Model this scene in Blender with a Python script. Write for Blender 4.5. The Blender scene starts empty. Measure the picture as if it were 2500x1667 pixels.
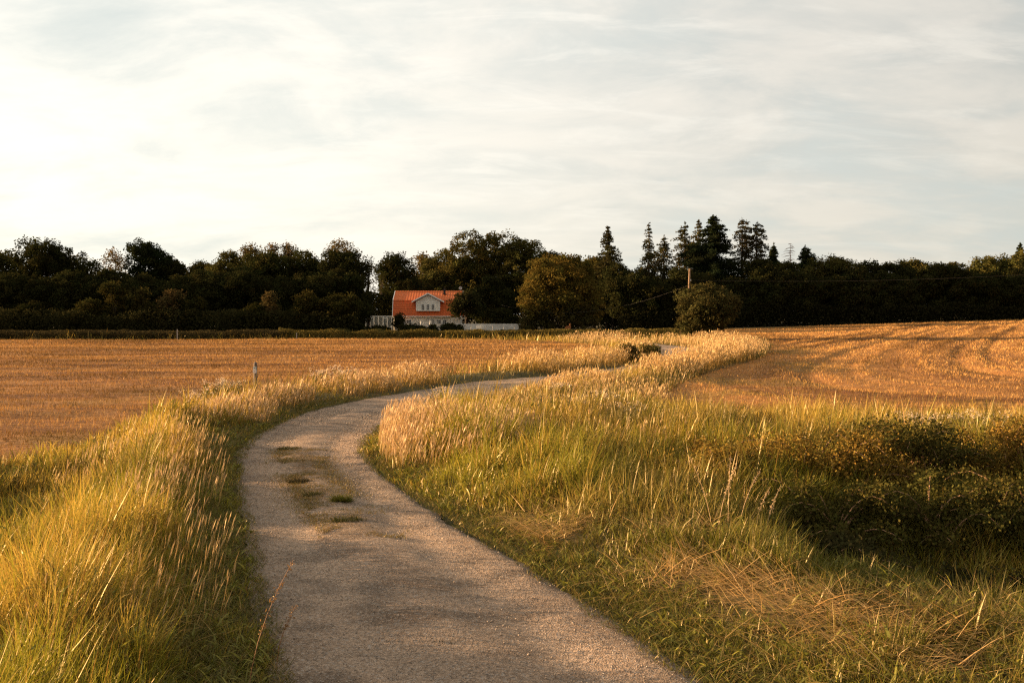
import bpy, math, random
import numpy as np
from mathutils import Vector
R = math.radians
sc = bpy.context.scene
COL = sc.collection

# ------------------------------------------------------------------ camera
CAMH = 2.9
cam = bpy.data.cameras.new('camera')
cam.lens = 35; cam.sensor_width = 36; cam.clip_end = 6000; cam.clip_start = 0.05
cam_o = bpy.data.objects.new('camera', cam); COL.objects.link(cam_o)
cam_o.location = (0, 0, CAMH); cam_o.rotation_euler = (R(90 - 1.61), 0, 0)
sc.camera = cam_o
# ------------------------------------------------------------------ light
SUN_EL, SUN_AZ = 9.0, -77.0         # azimuth from +Y, negative = to the left
toS = Vector((math.sin(R(SUN_AZ)) * math.cos(R(SUN_EL)), math.cos(R(SUN_AZ)) * math.cos(R(SUN_EL)), math.sin(R(SUN_EL))))
sl = bpy.data.lights.new('sun', 'SUN'); sl.energy = 5.0; sl.angle = R(0.6); sl.color = (1.0, 0.66, 0.36)
so = bpy.data.objects.new('sun', sl); COL.objects.link(so)
so.rotation_euler = toS.to_track_quat('Z', 'Y').to_euler(); so.location = (-30, 0, 40)
sc.view_settings.view_transform = 'Standard'; sc.view_settings.look = 'None'
sc.view_settings.exposure = 1.75; sc.view_settings.gamma = 1.0
sc.cycles.use_denoising = False; sc.cycles.filter_width = 1.3
sc.cycles.max_bounces = 6; sc.cycles.transparent_max_bounces = 4; sc.cycles.diffuse_bounces = 3

def ramp(n, stops):
    cr = n.color_ramp
    while len(cr.elements) > len(stops): cr.elements.remove(cr.elements[-1])
    while len(cr.elements) < len(stops): cr.elements.new(0.5)
    for e, (p, c) in zip(cr.elements, stops):
        e.position = p; e.color = (*c, 1) if len(c) == 3 else c

class NT:
    def __init__(s, tree): s.t = tree; s.n = tree.nodes; s.l = tree.links
    def new(s, kind, **kw):
        nd = s.n.new(kind)
        for k, v in kw.items(): setattr(nd, k, v)
        return nd
    def link(s, a, b): s.l.new(a, b)
    def math(s, op, a, b=None, c=None):
        nd = s.n.new('ShaderNodeMath'); nd.operation = op
        for i, v in enumerate((a, b, c)):
            if v is None: continue
            if isinstance(v, (int, float)): nd.inputs[i].default_value = v
            else: s.l.new(v, nd.inputs[i])
        return nd.outputs[0]
    def mix(s, fac, a, b, mode='MIX'):
        nd = s.n.new('ShaderNodeMix'); nd.data_type = 'RGBA'; nd.blend_type = mode
        for sock, v in ((nd.inputs[0], fac), (nd.inputs[6], a), (nd.inputs[7], b)):
            if isinstance(v, (int, float)): sock.default_value = v
            elif isinstance(v, tuple): sock.default_value = (*v, 1)
            else: s.l.new(v, sock)
        return nd.outputs[2]
    def noise(s, vec, scale, detail=4, rough=0.55, dist=0.0):
        nd = s.n.new('ShaderNodeTexNoise'); nd.inputs['Scale'].default_value = scale
        nd.inputs['Detail'].default_value = detail; nd.inputs['Roughness'].default_value = rough
        nd.inputs['Distortion'].default_value = dist
        if vec is not None: s.l.new(vec, nd.inputs['Vector'])
        return nd.outputs['Fac']
    def maprange(s, v, a, b, c=0.0, d=1.0):
        nd = s.n.new('ShaderNodeMapRange'); nd.interpolation_type = 'SMOOTHSTEP'
        s.l.new(v, nd.inputs[0])
        for i, x in enumerate((a, b, c, d)): nd.inputs[i + 1].default_value = x
        return nd.outputs[0]

# ------------------------------------------------------------------ world
w = bpy.data.worlds.new('World'); sc.world = w; w.use_nodes = True
T = NT(w.node_tree); bg = T.n['Background']; bg.inputs[1].default_value = 0.1
sky = T.new('ShaderNodeTexSky'); sky.sky_type = 'NISHITA'; sky.sun_disc = False
sky.sun_elevation = R(SUN_EL); sky.sun_rotation = R(SUN_AZ)
tc = T.new('ShaderNodeTexCoord'); dirv = tc.outputs['Generated']
sep = T.new('ShaderNodeSeparateXYZ'); T.link(dirv, sep.inputs[0])
zz = T.math('ADD', T.math('MAXIMUM', sep.outputs[2], 0.0), 0.26)
cx = T.math('DIVIDE', sep.outputs[0], zz); cy = T.math('DIVIDE', sep.outputs[1], zz)
cmb = T.new('ShaderNodeCombineXYZ'); T.link(cx, cmb.inputs[0]); T.link(cy, cmb.inputs[1])
mp = T.new('ShaderNodeMapping'); T.link(cmb.outputs[0], mp.inputs[0])
mp.inputs['Scale'].default_value = (1.15, 1.6, 1); mp.inputs['Rotation'].default_value = (0, 0, R(24))
n1 = T.noise(mp.outputs[0], 1.9, 9, 0.60, 0.35)
mp2 = T.new('ShaderNodeMapping'); T.link(cmb.outputs[0], mp2.inputs[0])
mp2.inputs['Scale'].default_value = (1.2, 3.0, 1); mp2.inputs['Rotation'].default_value = (0, 0, R(30)); mp2.inputs['Location'].default_value = (4, 2, 0)
n2 = T.noise(mp2.outputs[0], 2.6, 9, 0.62, 0.5)
n3 = T.noise(cmb.outputs[0], 0.55, 3, 0.5, 0.4)
dot = T.new('ShaderNodeVectorMath', operation='DOT_PRODUCT'); T.link(dirv, dot.inputs[0])
_g = Vector((-0.80, 0.56, 0.22)).normalized(); dot.inputs[1].default_value = _g
glow = T.maprange(dot.outputs['Value'], 0.35, 1.0)
front = T.maprange(dot.outputs['Value'], -0.75, 0.80)
cl_dark = T.mix(front, (1.50, 1.36, 1.2), (2.38, 2.47, 2.42))
cl_lite = T.mix(front, (1.78, 1.62, 1.42), (3.2, 3.06, 2.84))
f1 = T.maprange(n1, 0.36, 0.66); f2 = T.maprange(n2, 0.46, 0.70)
cloud = T.mix(f1, cl_dark, cl_lite)
cloud = T.mix(T.math('MULTIPLY', f2, 0.6), cloud, T.mix(front, (1.95, 1.78, 1.55), (3.7, 3.55, 3.3)))
warm = T.maprange(sep.outputs[2], 0.0, 0.3)
cloud = T.mix(T.math('MULTIPLY', T.math('SUBTRACT', 1.0, warm), 0.45), cloud, T.mix(front, (1.7, 1.5, 1.28), (3.05, 2.88, 2.58)))
cloud = T.mix(T.math('MULTIPLY', glow, 0.68), cloud, (4.7, 4.45, 4.0))
nb = sky.outputs[0]
blue = T.mix(T.maprange(T.math('ADD', n3, T.math('MULTIPLY', n1, 0.6)), 0.56, 0.84), T.mix(front, (1.3, 1.38, 1.4), (2.55, 2.72, 2.66)), cloud)
skymix = T.mix(1.0, T.mix(0.94, nb, blue), (.875, .865, .835), 'MULTIPLY')
T.link(skymix, bg.inputs[0])

# ------------------------------------------------------------------ helpers
rs = np.random.RandomState(7)
def tag(o, label=None, cat=None, group=None, kind=None):
    if label: o['label'] = label
    if cat: o['category'] = cat
    if group: o['group'] = group
    if kind: o['kind'] = kind
    return o
def empty(name, loc, label=None, cat=None, group=None, rz=0):
    o = bpy.data.objects.new(name, None); COL.objects.link(o); o.location = loc; o.rotation_euler.z = rz
    o.empty_display_size = 0.3
    return tag(o, label, cat, group)
def mk(name, V, Fs, mat, parent=None, col=None, smooth=False):
    """V (n,3); Fs list of (m,k) int arrays; vertices are relative to the parent."""
    V = np.asarray(V, np.float32); me = bpy.data.meshes.new(name)
    Fs = [np.asarray(f, np.int32) for f in Fs if len(f)]
    loops = np.concatenate([f.ravel() for f in Fs]); tot = np.concatenate([np.full(len(f), f.shape[1], np.int32) for f in Fs])
    st = np.concatenate(([0], np.cumsum(tot)[:-1])).astype(np.int32)
    me.vertices.add(len(V)); me.vertices.foreach_set('co', V.ravel())
    me.loops.add(len(loops)); me.loops.foreach_set('vertex_index', loops)
    me.polygons.add(len(tot)); me.polygons.foreach_set('loop_start', st); me.polygons.foreach_set('loop_total', tot)
    if smooth: me.polygons.foreach_set('use_smooth', np.ones(len(tot), bool))
    if col is not None:
        c = np.ones((len(V), 4), np.float32); c[:, :3] = col
        at = me.color_attributes.new('Col', 'FLOAT_COLOR', 'POINT'); at.data.foreach_set('color', c.ravel())
    me.update(calc_edges=True)
    if mat: me.materials.append(mat)
    o = bpy.data.objects.new(name, me); COL.objects.link(o)
    if parent: o.parent = parent
    return o
class MB:
    def __init__(s): s.V = []; s.F = []; s.n = 0
    def add(s, V, F):
        b = s.n; s.V += [tuple(v) for v in V]; s.F += [tuple(i + b for i in f) for f in F]; s.n += len(V)
    def box(s, x0, x1, y0, y1, z0, z1):
        s.add([(x0,y0,z0),(x1,y0,z0),(x1,y1,z0),(x0,y1,z0),(x0,y0,z1),(x1,y0,z1),(x1,y1,z1),(x0,y1,z1)],
              [(3,2,1,0),(4,5,6,7),(0,1,5,4),(1,2,6,5),(2,3,7,6),(3,0,4,7)])
    def beam(s, a, b, wd, hd):
        a = Vector(a); b = Vector(b); d = (b - a).normalized()
        up = Vector((0,0,1)) if abs(d.z) < .95 else Vector((0,1,0))
        sx = d.cross(up).normalized() * wd / 2; sy = sx.normalized().cross(d) * hd / 2
        V = [p + q for p in (a, b) for q in (-sx-sy, sx-sy, sx+sy, -sx+sy)]
        s.add(V, [(3,2,1,0),(4,5,6,7),(0,1,5,4),(1,2,6,5),(2,3,7,6),(3,0,4,7)])
    def tube(s, pts, rad, k=7, cap=True):
        pts = [Vector(p) for p in pts]; V = []; F = []
        for i, p in enumerate(pts):
            d = (pts[min(i+1, len(pts)-1)] - pts[max(i-1, 0)]).normalized()
            up = Vector((0,1,0)) if abs(d.z) > .8 else Vector((0,0,1))
            u = d.cross(up).normalized(); v = u.cross(d); r = rad[i] if hasattr(rad, '__len__') else rad
            V += [p + (u*math.cos(2*math.pi*j/k) + v*math.sin(2*math.pi*j/k))*r for j in range(k)]
        for i in range(len(pts)-1):
            for j in range(k): F.append((i*k+j, i*k+(j+1)%k, (i+1)*k+(j+1)%k, (i+1)*k+j))
        if cap: F += [tuple(range(k))[::-1], tuple(range((len(pts)-1)*k, len(pts)*k))]
        s.add(V, F)
    def sphere(s, c, r, sc_=(1,1,1), nu=14, nv=9):
        V = [(c[0]+r*sc_[0]*math.sin(math.pi*j/nv)*math.cos(2*math.pi*i/nu), c[1]+r*sc_[1]*math.sin(math.pi*j/nv)*math.sin(2*math.pi*i/nu), c[2]+r*sc_[2]*math.cos(math.pi*j/nv)) for j in range(nv+1) for i in range(nu)]
        s.add(V, [(j*nu+i, (j+1)*nu+i, (j+1)*nu+(i+1)%nu, j*nu+(i+1)%nu) for j in range(nv) for i in range(nu)])
    def build(s, name, mat, parent=None, smooth=False, bevel=0):
        me = bpy.data.meshes.new(name); me.from_pydata([tuple(v) for v in s.V], [], s.F); me.update()
        me.materials.append(mat)
        if smooth: me.polygons.foreach_set('use_smooth', np.ones(len(me.polygons), bool))
        o = bpy.data.objects.new(name, me); COL.objects.link(o)
        if parent: o.parent = parent
        if bevel:
            b = o.modifiers.new('bevel', 'BEVEL'); b.width = bevel; b.segments = 2
        return o

# value noise
_tab = np.random.RandomState(3).rand(256, 256)
def vn(x, y, seed=0):
    x = np.asarray(x, float) + seed * 17.3; y = np.asarray(y, float) + seed * 9.7
    xi = np.floor(x).astype(int); yi = np.floor(y).astype(int); fx = x - xi; fy = y - yi
    fx = fx*fx*(3-2*fx); fy = fy*fy*(3-2*fy)
    a = _tab[xi & 255, yi & 255]; b = _tab[(xi+1) & 255, yi & 255]; c = _tab[xi & 255, (yi+1) & 255]; d = _tab[(xi+1) & 255, (yi+1) & 255]
    return (a*(1-fx)+b*fx)*(1-fy) + (c*(1-fx)+d*fx)*fy
def fbm(x, y, seed=0, o=3):
    s = 0; a = 1; t = 0
    for i in range(o): s = s + a*vn(x*2**i, y*2**i, seed+i*5); t += a; a *= .5
    return s/t
def sst(x, a, b):
    t = np.clip((x-a)/(b-a), 0, 1); return t*t*(3-2*t)

# road edges (left, right) by station
ROAD_L = [(1.9,-4),(0.2,2),(-0.9,5),(-1.8,7.8),(-2.46,9.75),(-2.95,11.4),(-3.65,13.8),(-4.4,16.2),(-5.35,19.5),(-5.85,22.1),(-6.05,24.6),(-5.95,28),(-5.5,31),(-4.6,34.4),(-3.0,38.3),(-1.6,41.6),(0.8,44.6),(3.0,48.0),(5.7,53.3),(8.3,60),(10.4,69),(11.6,78),(11.2,90),(8,104),(4,118),(1,134),(-2,152)]
ROAD_R = [(5.6,-4),(3.6,2),(2.45,5),(1.45,7.8),(0.74,9.75),(0.1,11.3),(-0.8,13.4),(-1.7,15.9),(-2.8,19.3),(-3.25,22.1),(-3.3,24.4),(-3.2,26.6),(-2.85,28.8),(-2.0,31.5),(-0.5,35.2),(1.0,38.6),(2.7,41.9),(4.9,45.6),(7.9,51.4),(10.6,58.4),(13.0,68.4),(15.2,78),(14.2,91),(11,105.2),(7,119.4),(4,135),(1,153)]
def dense(P, n=6):
    P = np.array(P, float); out = []
    for i in range(len(P)-1):
        p0 = P[max(i-1,0)]; p1 = P[i]; p2 = P[i+1]; p3 = P[min(i+2, len(P)-1)]
        for k in range(n):
            t = k/n; out.append(.5*((2*p1)+(-p0+p2)*t+(2*p0-5*p1+4*p2-p3)*t*t+(-p0+3*p1-3*p2+p3)*t**3))
    out.append(P[-1]); return np.array(out)
RL = dense(ROAD_L); RR = dense(ROAD_R); RC = (RL+RR)/2; RH = np.linalg.norm(RL-RR, axis=1)/2
def road_d(x, y):
    """signed: distance outside the road edge (negative on the road), side +1 = right of the road"""
    x = np.asarray(x, float); sh = x.shape; x = x.ravel(); y = np.asarray(y, float).ravel()
    de = np.empty(len(x)); sd = np.empty(len(x))
    A = RC[:-1]; D = RC[1:]-RC[:-1]; L2 = (D**2).sum(1)
    for s in range(0, len(x), 40000):
        px = x[s:s+40000, None]; py = y[s:s+40000, None]
        t = np.clip(((px-A[:,0])*D[:,0]+(py-A[:,1])*D[:,1])/L2, 0, 1)
        qx = A[:,0]+t*D[:,0]-px; qy = A[:,1]+t*D[:,1]-py; dd = qx*qx+qy*qy
        j = dd.argmin(1); r = np.arange(len(j))
        de[s:s+40000] = np.sqrt(dd[r, j]) - (RH[j]*(1-t[r, j]) + RH[j+1]*t[r, j])
        sd[s:s+40000] = np.sign(D[j,0]*qy[r, j]-D[j,1]*qx[r, j])
    return de.reshape(sh), sd.reshape(sh)
def inpoly(x, y, P):
    P = np.asarray(P, float); ins = np.zeros(np.shape(x), bool); n = len(P)
    for i in range(n):
        x1, y1 = P[i]; x2, y2 = P[(i+1) % n]
        if y1 == y2: continue
        c = ((y1 > y) != (y2 > y)) & (x < (x2-x1)*(y-y1)/(y2-y1)+x1); ins ^= c
    return ins
def polydist(x, y, P):
    P = np.asarray(P, float); best = np.full(np.shape(x), 1e9); n = len(P)
    for i in range(n):
        a = P[i]; d = P[(i+1) % n]-a; t = np.clip(((x-a[0])*d[0]+(y-a[1])*d[1])/(d@d), 0, 1)
        best = np.minimum(best, np.hypot(x-a[0]-t*d[0], y-a[1]-t*d[1]))
    return best
FIELD_L = [(-95,-8),(-22,9),(-12.6,16.2),(-9.8,18.8),(-8.7,21.8),(-8.5,25.5),(-8.5,30),(-7.5,34),(-5.4,38.5),(-3.0,43),(-0.4,47.5),(2.0,52.5),(4.0,58),(6.0,66),(7.8,75),(8.4,83),(7.0,92),(4,100),(-2,108),(-12,111.5),(-30,109),(-55,104),(-95,101)]
FIELD_R = [(4.6,34),(4.6,31),(7.5,28.8),(14,28.4),(24,27.5),(60,25),(130,20),(150,150),(78,158),(36,149),(24,150),(15,150),(17,128),(21,105),(22.0,88),(19.2,76),(15.8,64),(12.0,55),(9.0,48),(6.4,40)]
def gz(x, y):
    """height of the land, smooth"""
    x = np.asarray(x, float); y = np.asarray(y, float)
    z = 0.10*(fbm(x/9, y/9, 4)-.5)
    z = z + sst(y, 45, 150)*(0.55*sst(x, 12, 36) + 1.25*np.clip((x-34)/44, 0, 1.6))
    z = z - 0.45*np.exp(-((x + 6.9 + .15*(y-12))/1.5)**2)*sst(y, 3, 8)*(1-sst(y, 17, 22))
    dc = 12.4 - 0.05*(x-4); z = z - .85*np.exp(-((y-dc)/2.1)**2)*sst(x, 2.6, 5.2)*(1-sst(x, 30, 50))
    z = z + 0.08*np.exp(-(((x-1.5)/5)**2+((y-27)/6)**2))
    return z
def ground_z(x, y, de=None, sd=None):
    if de is None: de, sd = road_d(x, y)
    b = gz(x, y); near = (1-sst(y, 60, 100))
    bank = 0.16*sst(de, 0.1, 1.4)*(1-sst(de, 2.2, 4.5))*near
    return b + bank + 0.05*(fbm(np.asarray(x)*1.3, np.asarray(y)*1.3, 9)-.5)*sst(de, .2, 1)

# ------------------------------------------------------------------ materials
MATS = {}
def pm(name, color, rough=.7, metallic=0, noise=0, nscale=8, bump=0, bscale=40, spec=.3):
    if name in MATS: return MATS[name]
    m = bpy.data.materials.new(name); m.use_nodes = True; t = NT(m.node_tree); b = t.n['Principled BSDF']
    b.inputs['Roughness'].default_value = rough; b.inputs['Metallic'].default_value = metallic
    b.inputs['Specular IOR Level'].default_value = spec
    tcn = t.new('ShaderNodeTexCoord')
    if noise:
        f = t.noise(tcn.outputs['Object'], nscale, 5)
        lo = tuple(c*(1-noise) for c in color); hi = tuple(min(1, c*(1+noise)) for c in color)
        t.link(t.mix(t.maprange(f, .3, .7), lo, hi), b.inputs['Base Color'])
    else: b.inputs['Base Color'].default_value = (*color, 1)
    if bump:
        bp = t.new('ShaderNodeBump'); bp.inputs['Strength'].default_value = bump; bp.inputs['Distance'].default_value = .02
        t.link(t.noise(tcn.outputs['Object'], bscale, 4), bp.inputs['Height']); t.link(bp.outputs[0], b.inputs['Normal'])
    MATS[name] = m; return m
def leafmat(name, trans=.4, rough=.6, tint=(1,1,1), gloss=.0):
    if name in MATS: return MATS[name]
    m = bpy.data.materials.new(name); m.use_nodes = True; t = NT(m.node_tree)
    for nd in list(t.n): t.n.remove(nd)
    out = t.new('ShaderNodeOutputMaterial'); at = t.new('ShaderNodeAttribute', attribute_name='Col')
    c = t.mix(1.0, at.outputs['Color'], tint, 'MULTIPLY')
    df = t.new('ShaderNodeBsdfDiffuse'); tr = t.new('ShaderNodeBsdfTranslucent'); mx = t.new('ShaderNodeMixShader')
    t.link(c, df.inputs[0]); t.link(c, tr.inputs[0]); mx.inputs[0].default_value = trans
    gl = t.new('ShaderNodeBsdfGlossy'); gl.inputs['Roughness'].default_value = .38; gl.inputs[0].default_value = (1, .8, .5, 1); mg = t.new('ShaderNodeMixShader'); mg.inputs[0].default_value = gloss
    t.link(df.outputs[0], mx.inputs[1]); t.link(tr.outputs[0], mx.inputs[2]); t.link(mx.outputs[0], mg.inputs[1]); t.link(gl.outputs[0], mg.inputs[2]); t.link(mg.outputs[0], out.inputs[0])
    MATS[name] = m; return m
M_GRASS = leafmat('grass_blade', .40, gloss=.035)
M_STRAW = leafmat('straw', .25, gloss=.02); M_STUB = leafmat('stubble_straw', .15)
M_LEAF = leafmat('tree_leaf', .22)
M_HERB = leafmat('herb_leaf', .3)
M_BARK = pm('bark', (.07,.05,.035), .9, noise=.4, nscale=6, bump=.6)
M_TWIG = pm('twig', (.34,.19,.10), .8, noise=.3)

def ground_mat():
    m = bpy.data.materials.new('soil_and_thatch'); m.use_nodes = True; t = NT(m.node_tree); b = t.n['Principled BSDF']
    tcn = t.new('ShaderNodeTexCoord'); o = tcn.outputs['Object']
    a = t.noise(o, .6, 5); c = t.noise(o, 9, 6, .7)
    col = t.mix(t.maprange(a, .35, .65), (.055,.05,.02), (.11,.085,.035))
    col = t.mix(t.math('MULTIPLY', t.maprange(c, .45, .7), .6), col, (.17,.12,.055))
    t.link(col, b.inputs['Base Color']); b.inputs['Roughness'].default_value = .95; b.inputs['Specular IOR Level'].default_value = .1
    bp = t.new('ShaderNodeBump'); bp.inputs['Strength'].default_value = .8; bp.inputs['Distance'].default_value = .05
    t.link(t.noise(o, 14, 6, .7), bp.inputs['Height']); t.link(bp.outputs[0], b.inputs['Normal'])
    return m
def field_mat():
    m = bpy.data.materials.new('stubble_ground'); m.use_nodes = True; t = NT(m.node_tree); b = t.n['Principled BSDF']
    at = t.new('ShaderNodeAttribute', attribute_name='Col'); tcn = t.new('ShaderNodeTexCoord'); o = tcn.outputs['Object']
    mpp = t.new('ShaderNodeMapping'); t.link(o, mpp.inputs[0]); mpp.inputs['Scale'].default_value = (1, 2.2, 1)
    f = t.noise(mpp.outputs[0], 7, 6, .72); g = t.noise(mpp.outputs[0], .5, 4, .6)
    col = t.mix(t.maprange(f, .35, .68), t.mix(1.0, at.outputs['Color'], (.50,.42,.36), 'MULTIPLY'), t.mix(1.0, at.outputs['Color'], (1.35,1.35,1.3), 'MULTIPLY'))
    col = t.mix(t.math('MULTIPLY', t.maprange(g, .4, .7), .35), col, t.mix(1.0, at.outputs['Color'], (.9,.72,.55), 'MULTIPLY'))
    t.link(col, b.inputs['Base Color']); b.inputs['Roughness'].default_value = .9; b.inputs['Specular IOR Level'].default_value = .15
    bp = t.new('ShaderNodeBump'); bp.inputs['Strength'].default_value = 1.0; bp.inputs['Distance'].default_value = .12
    t.link(t.noise(mpp.outputs[0], 5, 7, .75), bp.inputs['Height']); t.link(bp.outputs[0], b.inputs['Normal'])
    return m
def road_mat():
    m = bpy.data.materials.new('gravel_track'); m.use_nodes = True; t = NT(m.node_tree); b = t.n['Principled BSDF']
    at = t.new('ShaderNodeAttribute', attribute_name='Col'); tcn = t.new('ShaderNodeTexCoord'); o = tcn.outputs['Object']
    f = t.noise(o, 24, 7, .82); g = t.noise(o, 1.3, 5, .6); v = t.new('ShaderNodeTexVoronoi'); v.inputs['Scale'].default_value = 55; t.link(o, v.inputs['Vector'])
    col = t.mix(t.maprange(f, .36, .66), (.56,.53,.50), (1.30,1.28,1.25))
    col = t.mix(1.0, at.outputs['Color'], col, 'MULTIPLY')
    col = t.mix(t.math('MULTIPLY', t.maprange(g, .42, .68), .35), col, t.mix(1.0, col, (.72,.66,.60), 'MULTIPLY'))
    vs = t.new('ShaderNodeSeparateColor'); t.link(v.outputs['Color'], vs.inputs[0])
    col = t.mix(t.math('MULTIPLY', t.maprange(vs.outputs[0], .8, .95), .5), col, (.50,.45,.40))
    col = t.mix(t.math('MULTIPLY', t.maprange(vs.outputs[1], .85, .97), .6), col, (.07,.06,.05))
    t.link(col, b.inputs['Base Color']); b.inputs['Roughness'].default_value = .9; b.inputs['Specular IOR Level'].default_value = .2
    bp = t.new('ShaderNodeBump'); bp.inputs['Strength'].default_value = 1.0; bp.inputs['Distance'].default_value = .045
    h = t.math('ADD', t.math('MULTIPLY', t.noise(o, 11, 6, .75), 1.6), t.math('MULTIPLY', v.outputs['Distance'], .6))
    t.link(h, bp.inputs['Height']); t.link(bp.outputs[0], b.inputs['Normal'])
    return m
M_GROUND, M_FIELD, M_ROAD = ground_mat(), field_mat(), road_mat()

# ------------------------------------------------------------------ ground
def axis(segs):
    out = [segs[0][0]]
    for a, b, s in segs:
        n = max(1, int(round((b-a)/s))); out += list(np.linspace(a, b, n+1)[1:])
    return np.array(out)
def gridmesh(xs, ys):
    X, Y = np.meshgrid(xs, ys); nx, ny = len(xs), len(ys)
    i = np.arange((ny-1)*(nx-1)); r = i//(nx-1); c = i % (nx-1); a = r*nx+c
    return X.ravel(), Y.ravel(), np.stack([a, a+1, a+nx+1, a+nx], 1)
xs = axis([(-3000,-400,260),(-400,-100,30),(-100,-25,2.5),(-25,16,.3),(16,40,1.0),(40,150,5),(150,400,30),(400,3000,260)])
ys = axis([(-3000,-300,300),(-300,-20,20),(-20,3,1.5),(3,34,.3),(34,60,.6),(60,170,2.5),(170,400,20),(400,3000,260)])
gx, gy, gf = gridmesh(xs, ys); de, sd = road_d(gx, gy)
gzv = ground_z(gx, gy, de, sd) - 0.10*(1-sst(de, -.25, .35))
for P in (FIELD_L, FIELD_R):
    ins = inpoly(gx, gy, P); pd = polydist(gx, gy, P)
    gzv -= np.where(ins, .35*sst(pd, .3, 1.5 + np.clip(gy-40,0,100)*.03), 0)
tag(mk('ground', np.stack([gx, gy, gzv], 1), [gf], M_GROUND, smooth=True), kind='structure')

# road ribbon
nc = 27; t = np.linspace(-.04, 1.04, nc); RLd = dense(ROAD_L, 26); RRd = dense(ROAD_R, 26)
RX = RLd[:,0:1]*(1-t)+RRd[:,0:1]*t; RY = RLd[:,1:2]*(1-t)+RRd[:,1:2]*t
jit = (fbm(RX*2.5, RY*2.5, 21)-.5)*.22*np.where(np.abs(t-.5) > .45, 1, 0); RX = RX + jit
rz = gz(RX, RY) + .015 + .035*np.exp(-((t-.5)/.16)**2) - .028*np.exp(-((t-.24)/.09)**2) - .028*np.exp(-((t-.76)/.09)**2) - .05*(np.abs(t-.5) > .5)
rz = rz + .030*(fbm(RX*2.2, RY*2.2, 22)-.5) + .022*(fbm(RX*7, RY*7, 23)-.5)
# cross ruts left by tyres in the near stretch
rz = rz + .006*np.sin(RY*38+RX*4)*np.exp(-((RY-9.4)/.9)**2)*np.exp(-((t-.36)/.08)**2)
rz = rz + .008*np.sin(RY*16)*np.exp(-((t-.92)/.07)**2)*sst(RY,10,11.5)*(1-sst(RY,16,18))
base = np.array([.55,.375,.25]); grey = np.array([.43,.32,.235]); brown = np.array([.20,.12,.05])
k1 = fbm(RX*.5, RY*.5, 24)[..., None]; rc = base*(1-k1)+grey*k1
track = (np.exp(-((t-.24)/.10)**2)+np.exp(-((t-.76)/.10)**2))[None, :, None]
rc = rc*(.9+.26*track); blot = sst(fbm(RX*2.2, RY*3.2, 27, 4), .48, .68)[..., None]; rc = rc*(1-.38*blot)
mid = (np.exp(-((t-.49)/.11)**2)[None, :]*sst(RY, 12.2, 14)*(1-sst(RY, 19.5, 21.5))*sst(fbm(RX*1.1, RY*.8, 25), .30, .52))[..., None]
rc = rc*(1-.9*mid) + brown*.9*mid
edge = (sst(np.abs(t-.5), .40, .54)[None, :]*fbm(RX*2, RY*2, 26))[..., None]
rc = rc*(1-edge) + np.array([.15,.11,.06])*edge
ny = RX.shape[0]; i = np.arange((ny-1)*(nc-1)); r = i//(nc-1); c = i % (nc-1); a = r*nc+c
tag(mk('gravel_road', np.stack([RX.ravel(), RY.ravel(), rz.ravel()], 1), [np.stack([a, a+1, a+nc+1, a+nc], 1)], M_ROAD, col=rc.reshape(-1, 3), smooth=True), kind='structure')
def road_z(x, y): return gz(x, y) + .03
def gravel(N):
    e = .6; d = (4.5**e+rs.rand(N)*(30**e-4.5**e))**(1/e); tt = rs.rand(N); k = .5+.5*np.abs(np.sin(tt*2*math.pi)); m = rs.rand(N) < k
    d, tt = d[m], tt[m]; lx = np.interp(d, RL[:90,1], RL[:90,0]); rx = np.interp(d, RR[:90,1], RR[:90,0]); x = lx+(rx-lx)*tt; n = len(x)
    sz = (.003+.009*rs.rand(n)**5)*np.maximum(1, d/14); O = np.array([(1,0,0),(0,1,0),(-1,0,0),(0,-1,0),(0,0,.8),(0,0,-.8)], float)
    V = O[None]*(.6+.8*rs.rand(n, 6, 1))*sz[:, None, None]; a = rs.rand(n)*6.3; ca, sa = np.cos(a)[:, None], np.sin(a)[:, None]
    V = np.stack([V[...,0]*ca-V[...,1]*sa, V[...,0]*sa+V[...,1]*ca, V[...,2]], 2)+np.stack([x, d, gz(x, d)+.012+.02*rs.rand(n)*0+sz*.3+.012], 1)[:, None]
    F = np.array([(0,1,4),(1,2,4),(2,3,4),(3,0,4),(1,0,5),(2,1,5),(3,2,5),(0,3,5)]); F = (np.arange(n)*6)[:, None, None]+F
    c = (np.array([.40,.31,.23])*(.45+.9*rs.rand(n, 1))); m_ = bpy.data.materials.new('loose_stone'); m_.use_nodes = True; t_ = NT(m_.node_tree); at_ = t_.new('ShaderNodeAttribute', attribute_name='Col'); t_.link(at_.outputs['Color'], t_.n['Principled BSDF'].inputs['Base Color']); t_.n['Principled BSDF'].inputs['Roughness'].default_value = .8
    o = mk('loose_gravel', V.reshape(-1, 3), [F.reshape(-1, 3)], m_, col=np.repeat(c, 6, 0)); o['kind'] = 'stuff'; o['label'] = 'small loose stones scattered over the gravel track'
gravel(42000)

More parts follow.
